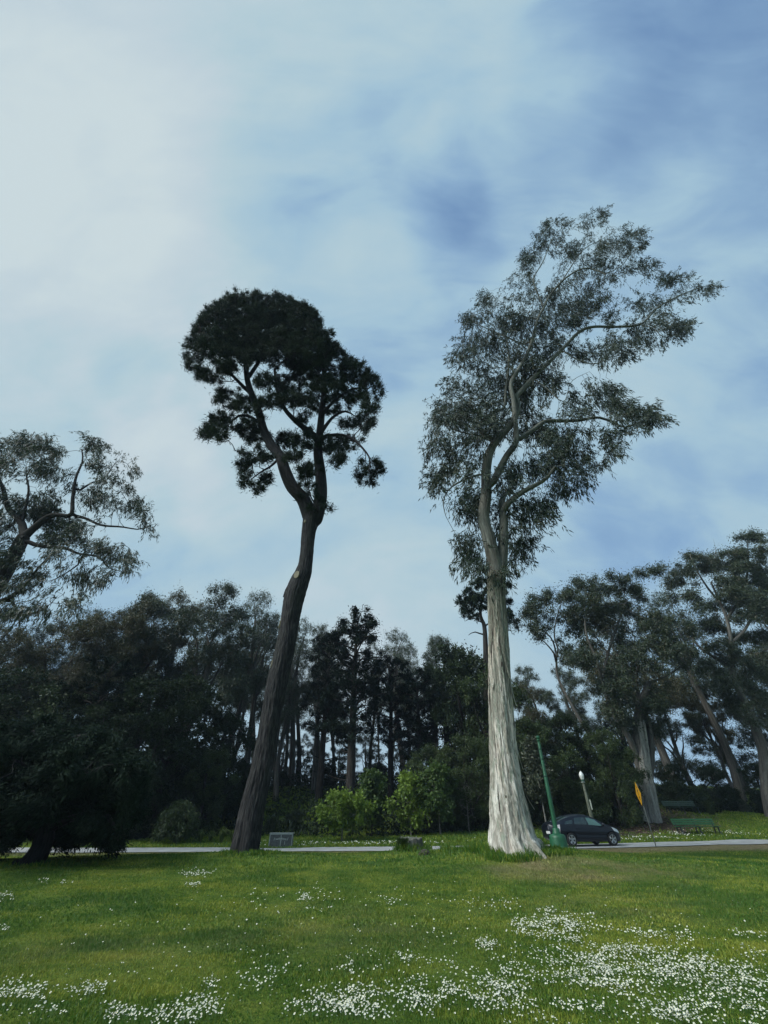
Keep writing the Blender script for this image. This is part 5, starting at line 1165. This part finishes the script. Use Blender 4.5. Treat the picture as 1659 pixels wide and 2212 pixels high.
def lamp():
    Y = 37.2; b = P(1283, 1787, Y); b = on_ground(b[0], Y); H = P(1252, 1664, Y)[2] - b[2]
    root = empty('lamp_post', b); tag(root, 'old concrete lamp post with a white acorn globe behind the car', 'lamp post')
    cm = bark_mat('old concrete', [(.05, .055, .04), (.11, .12, .085), (.18, .19, .15), (.10, .13, .06)], (6, 6, 2), bump=.3)
    q = np.array([(0, 0, -.1), (0, 0, 1.2), (0, 0, 2.2), (0, 0, H - .78)], float); V, F, B = tube(resample(np.column_stack([q, [.165, .14, .115, .09]]), .15)[:, :3], resample(np.column_stack([q, [.165, .14, .115, .09]]), .15)[:, 3], 8)
    mesh('pole', V, F, cm, root, False, {'bark': B})
    MB().lathe([(.09, H - .79), (.15, H - .785), (.15, H - .75), (.11, H - .74)], 16).build('capital', simple('pale collar', (.3, .33, .3), .7), root, True)
    MB().lathe([(.11, H - .742), (.13, H - .70), (.13, H - .63), (.10, H - .60)], 16).build('lamp_holder', GREEN_DK, root, True)
    MB().lathe([(.10, H - .602), (.125, H - .58), (.165, H - .40), (.175, H - .33), (.16, H - .27), (.10, H - .14), (.055, H - .09), (.05, H - .075)], 20).build('globe', simple('white globe', (.72, .72, .68), .3, 0, .04), root, True)
    MB().lathe([(.052, H - .077), (.035, H - .05), (.012, H - .03), (.012, H + .02), (.0, H + .03)], 12).build('finial', simple('grey finial', (.2, .2, .18), .6), root, True)
    br = MB().box((.13, -.12, 1.9), (.03, .14, .62), Matrix.Rotation(.2, 3, 'Z')); br.build('notice_plate', simple('pale plate', (.33, .36, .30), .7), root)
    MB().box((.16, -.10, .95), (.05, .10, .2)).build('cable_box', simple('pale plate small', (.3, .32, .28), .7), root)
lamp()
def sign():
    Y = 31.2; b = P(1418, 1831, Y); b = on_ground(b[0], Y)
    root = empty('warning_sign', b); tag(root, 'yellow diamond warning sign on a thin grey post, seen almost edge-on', 'road sign')
    top = P(1374, 1689, Y) - b; low = P(1387.5, 1741, Y) - b; H = top[2]
    ax = unit(top - np.array([0, 0, -.2])); MB().tube([(0, 0, -.2), tuple(ax * (H * .55) - [0, 0, .0]), tuple(top - ax * .10)], .03, 8).build('post', simple('galvanised post', (.17, .18, .17), .6, .3, .2), root, True)
    c = (top + low) / 2; hd = np.linalg.norm(top - low) / 2; yaw = R(166); n = np.array([math.cos(yaw), math.sin(yaw), 0]); n = unit(n - ax * (n @ ax)); s = unit(np.cross(ax, n))
    c = c + n * .045
    def plate(h, th, off, name, m):
        q = np.array([ax * h, s * h * .97, -ax * h, -s * h * .97]); o = c + n * off
        V = np.concatenate([o + q, o + q - n * th]); return mesh(name, V, np.array([[0, 1, 2, 3], [7, 6, 5, 4], [0, 4, 5, 1], [1, 5, 6, 2], [2, 6, 7, 3], [3, 7, 4, 0]]), m, root)
    plate(hd, .008, 0, 'sign_plate', simple('yellow sheeting', (.72, .36, .015), .45, 0, .08, 4))
    ink = simple('faded ink', (.22, .085, .012), .6)
    mb = MB()
    def quad(u0, u1, v0, v1, off=.004):
        o = c + n * off; mb.add([o + s * u0 + ax * v0, o + s * u1 + ax * v0, o + s * u1 + ax * v1, o + s * u0 + ax * v1], np.array([[0, 1, 2, 3]]))
    def disc(u, v, r):
        a = np.linspace(0, 6.283, 12, endpoint=False); o = c + n * .004; mb.add([o + s * (u + r * math.cos(t)) + ax * (v + r * math.sin(t)) for t in a], np.arange(12)[None])
    for sg in (-1, 1):      # two dark walking-figure marks, one above the other
        disc(.02 * sg, .33 if sg > 0 else -.02, .075); quad(-.09, .09, (.02 if sg > 0 else -.33), (.24 if sg > 0 else -.11)); quad(-.17, .17, (.13 if sg > 0 else -.22), (.18 if sg > 0 else -.17), .005)
    mb.build('symbol', ink, root)
sign()
def bench(px, py, Y, wpx, label, rz, mt, ms):
    b = P(px, py, Y); b[2] = float(terrain(b[0], b[1])); L = wpx * Y / raydir(px, py)[1]
    root = empty('park_bench', b, rz); tag(root, label, 'bench', 'green park benches')
    for i in range(4): MB().box((0, -.20 + .115 * i, .455), (L, .095, .04)).build('seat_slat', mt, root)
    for i in range(3): MB().box((0, .265 + .035 * i, .60 + .135 * i), (L, .035, .105), Matrix.Rotation(-.25, 3, 'X')).build('back_slat', mt, root)
    for x in (-L / 2 + .22, 0, L / 2 - .22):
        m = MB(); m.bar((x, -.20, .43), (x, -.16, .22), .075, .075); m.bar((x, -.16, .22), (x, -.27, -.05), .07, .075); m.bar((x, .19, .43), (x, .24, -.05), .07, .075); m.bar((x, -.24, .41), (x, .24, .41), .07, .05); m.bar((x, .20, .40), (x, .385, .93), .05, .06)
        m.build('leg', ms, root)
BG = simple('bench green', (.013, .082, .026), .65, 0, .2, 9); BK = simple('bench iron', (.02, .028, .024), .6)
bench(1512, 1801, 40.0, 108, 'green slatted park bench on the sunlit grass by the path', R(12), BG, BK)
bench(1477, 1757, 47.0, 78, 'dark green park bench in the shade beside the fluted trunk', R(8), simple('bench dark green', (.012, .035, .020), .6), BK)
def utility_box():
    Y = 32.4; b = P(606, 1831, Y); b = on_ground(b[0], Y); W_, D_, H = 1.40, .62, .68
    root = empty('utility_box', b, R(4)); tag(root, 'grey metal utility box with pale frame and graffiti beside the path', 'utility box')
    gm = simple('grey panel', (.085, .095, .095), .6, .2, .3, 5); fr = simple('pale frame', (.24, .27, .26), .55, .3, .2)
    MB().box((0, 0, H / 2), (W_ - .02, D_, H - .04)).build('body', gm, root)
    m = MB(); y = -D_ / 2 - .012
    for x in (-W_ / 2 + .02, -.0, W_ / 2 - .02): m.box((x, y, H / 2), (.05, .022, H - .002))
    for z in (.03, H - .03): m.box((0, y - .003, z), (W_ + .004, .022, .05))
    m.build('frame', fr, root)
    MB().box((0, 0, H + .012), (W_ + .06, D_ + .08, .035)).build('lid', fr, root)
    for x in (-.34, .34): MB().box((x, y + .006, H / 2), (.60, .012, H - .12)).build('door', simple('mesh door', (.06, .068, .07), .6, .2, .35, 14), root)
    g = MB(); gr = np.random.default_rng(5)
    px_ = -.42; pts = []
    for i in range(26): pts.append((-.42 + i * .034, y - .004, .41 + (.08 if i % 2 else -.07) * gr.uniform(.3, 1.1)))
    g.tube(pts, .011, 5); g.tube([(-.3, y - .004, .40), (-.05, y - .004, .43), (.3, y - .004, .41)], .009, 5); g.tube([(.25, y - .004, .3), (.26, y - .004, .15)], .009, 5)
    g.build('graffiti', simple('white spray paint', (.42, .47, .45), .7), root)
    MB().box((W_ / 2 + .006, .05, H * .7), (.012, .1, .14)).build('label_plate', fr, root)
utility_box()

# ------------------------------------------------------------------ parked car
def car():
    X = 12.3; Yc = 32.3; b = on_ground(X, Yc); b[2] += .035
    sl = math.atan2(float(path_y(X + 1.5) - path_y(X - 1.5)), 3.0)
    root = empty('parked_car', b, sl); root.scale = (1.05, 1.05, 1.05); tag(root, 'dark navy hatchback parked on the pale path behind the green post', 'car')
    I = lambda tab: (lambda x: np.interp(x, [t[0] for t in tab], [t[1] for t in tab]))
    xs_ = np.concatenate([np.arange(-2.22, 2.24, .04), [2.24]])
    def sm(f):
        k = np.exp(-np.linspace(-1.6, 1.6, 9) ** 2); k /= k.sum()
        def g(x): return sum(w * f(x + d) for w, d in zip(k, np.linspace(-.14, .14, 9)))
        return g
    zr = sm(I([(-2.3, .90), (-2.2, 1.0), (-2.05, 1.08), (-1.6, 1.26), (-1.0, 1.42), (-.3, 1.49), (.1, 1.47), (.55, 1.36), (1.0, 1.16), (1.3, 1.02), (1.65, .93), (1.95, .83), (2.15, .70), (2.26, .52), (2.4, .45)]))
    be = sm(I([(-2.3, .86), (-2.0, .99), (-1.2, .97), (0, .92), (1.0, .875), (1.4, .87), (1.75, .80), (2.0, .70), (2.2, .55), (2.4, .42)]))
    zb = sm(I([(-2.3, .42), (-2.1, .30), (-1.8, .21), (1.75, .19), (2.1, .20), (2.3, .26)]))
    w = sm(I([(-2.35, .55), (-2.22, .68), (-2.0, .79), (-1.4, .865), (0, .8725), (1.2, .865), (1.7, .82), (2.0, .72), (2.2, .50), (2.35, .3)]))
    wr = sm(I([(-2.3, .80), (-1.8, .72), (-1.0, .68), (0, .67), (.6, .68), (1.1, .74), (1.5, .80), (2.3, .80)]))
    def section(x):
        """half section, bottom centre -> roof centre"""
        W2, B, Z, b0, R_ = w(x), be(x), zr(x), zb(x), wr(x)
        Z = max(Z, B + .02); out = [(0, b0), (.6 * W2, b0), (.92 * W2, b0)]
        for t in np.linspace(0, 1, 15): 
            z = b0 + .02 + (B - b0 - .02) * t; bul = 1 - .05 * abs(2 * t - .95) ** 2.2 - .018 * math.exp(-((t - .42) / .12) ** 2); out.append((W2 * bul, z))
        for t in np.linspace(.12, 1, 9):
            a = t; yy = W2 * .955 + (W2 * R_ - W2 * .955) * a ** 1.15; zz = B + (Z - .07 * min(1, (Z - B) / .3) - B) * a; out.append((yy, zz))
        zt = out[-1][1]; yt = out[-1][0]
        for t in (.25, .5, .75, 1.0): out.append((yt * math.cos(t * 1.5708), zt + (Z - zt) * math.sin(t * 1.5708)))
        return np.array(out)
    secs = np.array([section(x) for x in xs_]); m = secs.shape[1]
    full = np.concatenate([secs, secs[:, ::-1] * [-1, 1]], 1)[:, :, :]            # right side then mirrored
    V = np.stack([np.broadcast_to(xs_[:, None], full.shape[:2]), full[..., 0], full[..., 1]], -1)
    F = grid_faces(len(xs_), 2 * m, True); Vf = V.reshape(-1, 3); cen = Vf[F].mean(1)
    WX, WR = (1.37, -1.33), .315
    cut = np.zeros(len(F), bool)
    for wx in WX: cut |= (np.hypot(cen[:, 0] - wx, cen[:, 2] - WR) < WR + .055) & (np.abs(cen[:, 1]) > .45)
    F = F[~cut]; n2 = 2 * m
    paint, nt, bs = mat_new('navy paint'); bs.inputs['Base Color'].default_value = (.006, .008, .014, 1); bs.inputs['Metallic'].default_value = .1; bs.inputs['Roughness'].default_value = .35; bs.inputs['Coat Weight'].default_value = .22; bs.inputs['Specular IOR Level'].default_value = .3; bs.inputs['Coat Roughness'].default_value = .06
    body = mesh('body', Vf, [F, np.array([list(range(n2))[::-1]]), np.array([list(range((len(xs_) - 1) * n2, len(xs_) * n2))])], paint, root, True)
    blk = simple('black trim', (.010, .010, .011), .6, 0, .1)
    MB().box((0, 0, .5), (3.9, 1.25, .5)).build('underbody', blk, root)
    # glass: strips of the body's own surface set 5 mm proud
    def surf(x, t, off=.006):
        """t 0..1 from beltline to roof edge on the +y side"""
        s = section(x); k = 17 + t * 9; i = int(min(math.floor(k), len(s) - 2)); f = k - i; p = s[i] * (1 - f) + s[i + 1] * f; d = s[i + 1] - s[i]; nn = np.array([d[1], -d[0]]); nn = nn / (np.linalg.norm(nn) + 1e-9)
        return np.array([x, *(p + nn * off)])
    gl, nt, gb = mat_new('tinted glass'); gb.inputs['Base Color'].default_value = (.015, .03, .028, 1); gb.inputs['Roughness'].default_value = .05; gb.inputs['Specular IOR Level'].default_value = .8
    gg, nt, gb = mat_new('green glass'); gb.inputs['Base Color'].default_value = (.07, .15, .125, 1); gb.inputs['Roughness'].default_value = .06; gb.inputs['Specular IOR Level'].default_value = .9
    def pane(x0, x1, slant0, slant1, mt, name, sy, t0=.10, t1=.80, cap=None):
        ts = np.linspace(t0, t1, 8); V = []
        for t in ts:
            a = x0 + slant0 * (t - t0); c_ = x1 + slant1 * (t - t0)
            for x in np.linspace(a, c_, 14): V.append(surf(x, t) * [1, sy, 1])
        f = grid_faces(8, 14, False); return mesh(name, np.array(V), f if sy < 0 else f[:, ::-1].copy(), mt, root, True)
    for sy in (-1, 1):
        pane(-.02, .98, .0, -.62, gg, 'front_window', sy); pane(-.95, -.10, .22, .0, gl, 'rear_window', sy); pane(-1.62, -1.10, .40, .28, gl, 'quarter_window', sy, .12, .62)
    def cap_pane(x0, x1, name):
        V = []; 
        for x in np.linspace(x0, x1, 10):
            s = section(x)[-6:]; s = np.concatenate([s, s[::-1] * [-1, 1]]); s = s + np.array([0, .007])
            for q in s: V.append((x, q[0] * .97, q[1]))
        return mesh(name, np.array(V), grid_faces(10, 12, False), gl, root, True)
    cap_pane(.62, 1.22, 'windscreen'); cap_pane(-2.0, -1.2, 'rear_windscreen')
    # lamps
    lamp_m = simple('clear lamp', (.62, .64, .64), .12, 0, .05); tail_m = simple('pale tail lamp', (.70, .66, .66), .15, 0, .08)
    def side_patch(x0, x1, k0, k1, name, mt, sy, skew=0):
        V = []
        for k in np.linspace(k0, k1, 6):
            for x in np.linspace(x0, x1, 8):
                xx = min(2.23, x + skew * (k - k0)); s = section(xx); i = int(min(math.floor(k), len(s) - 2)); f = k - i; p = s[i] * (1 - f) + s[i + 1] * f; d = s[i + 1] - s[i]; nn = np.array([d[1], -d[0]]); nn /= np.linalg.norm(nn) + 1e-9; p = p + nn * .008; V.append((xx, p[0] * sy, p[1]))
        f = grid_faces(6, 8, False); return mesh(name, np.array(V), f if sy < 0 else f[:, ::-1].copy(), mt, root, True)
    for sy in (-1, 1):
        side_patch(1.62, 2.12, 13.5, 17.6, 'headlight', lamp_m, sy, -.035); side_patch(-2.20, -1.98, 10.0, 17.0, 'tail_light', tail_m, sy, .012)
        side_patch(2.10, 2.19, 6.0, 9.0, 'fog_light', lamp_m, sy)
        mr = MB(); mr.lathe([(0, -.10), (.06, -.085), (.085, -.03), (.085, .04), (.05, .075), (0, .08)], 14, 'y'); o = mr.build('mirror', paint, root, True); o.location = (.86, sy * .94, .98); o.scale = (.8, 1.1, 1)
        MB().bar((.86, sy * .80, .93), (.86, sy * .92, .96), .05).build('mirror_arm', blk, root)
        for x in (-.55, .48): MB().box((x - .3, sy * (w(x) + .0), .80), (.17, .03, .03)).build('door_handle', paint, root)
        for wx in WX:
            wh = empty('wheel', (wx, sy * .77, WR)); wh.parent = root
            MB().lathe([(.21, -.095), (.29, -.10), (.312, -.075), (.315, 0), (.312, .075), (.29, .10), (.21, .095), (.20, 0)], 36, 'y').build('tyre', simple('rubber', (.012, .012, .012), .8), wh, True)
            rm = MB(); rm.lathe([(.215, -.09), (.21, -.10), (.195, -.10), (.19, -.06), (.19, .06), (.21, .10), (.215, .09)], 32, 'y')
            for k in range(5):
                for dv in (-.13, .13):
                    t = 2 * math.pi * k / 5 + .3; rm.bar((.04 * math.cos(t), sy * .075, .04 * math.sin(t)), (.2 * math.cos(t + dv), sy * .085, .2 * math.sin(t + dv)), .048, .03, (0, 1, 0))
            rm.lathe([(0, sy * .095), (.05, sy * .09), (.055, sy * .05)], 16, 'y', (0, 0, 0)) if False else rm.box((0, sy * .08, 0), (.10, .03, .10))
            rm.build('rim', simple('alloy', (.42, .43, .44), .3, .7, .05), wh)
            MB().lathe([(0, 0.02), (.19, .02), (.19, -.02), (0, -.02)], 24, 'y').build('hub_disc', blk, wh)
    MB().box((-2.24, 0, .62), (.02, .36, .12)).build('number_plate', simple('plate white', (.6, .6, .58), .5), root)
car()
def haze():  # added volume, imitates the lifted navy blacks of a film grade
    x0, x1, y0, y1, z0, z1 = -1000, 1000, -1000, 1000, -6, 75
    m = bpy.data.materials.new('black lift haze'); m.use_nodes = True; nt = m.node_tree; nt.nodes.clear()
    out = nt.nodes.new('ShaderNodeOutputMaterial'); v = nt.nodes.new('ShaderNodeVolumePrincipled'); v.inputs['Density'].default_value = .00032; v.inputs['Color'].default_value = (.62, .76, 1, 1); v.inputs['Anisotropy'].default_value = 0
    nt.links.new(v.outputs[0], out.inputs['Volume'])
    o = MB().box(((x0 + x1) / 2, (y0 + y1) / 2, (z0 + z1) / 2), (x1 - x0, y1 - y0, z1 - z0)).build('haze', m)
    tag(o, 'thin blue haze added over the park to lift the dark tones', 'haze', kind='stuff')
haze()
print('objects', len(bpy.data.objects), 'verts', sum(len(m.vertices) for m in bpy.data.meshes))
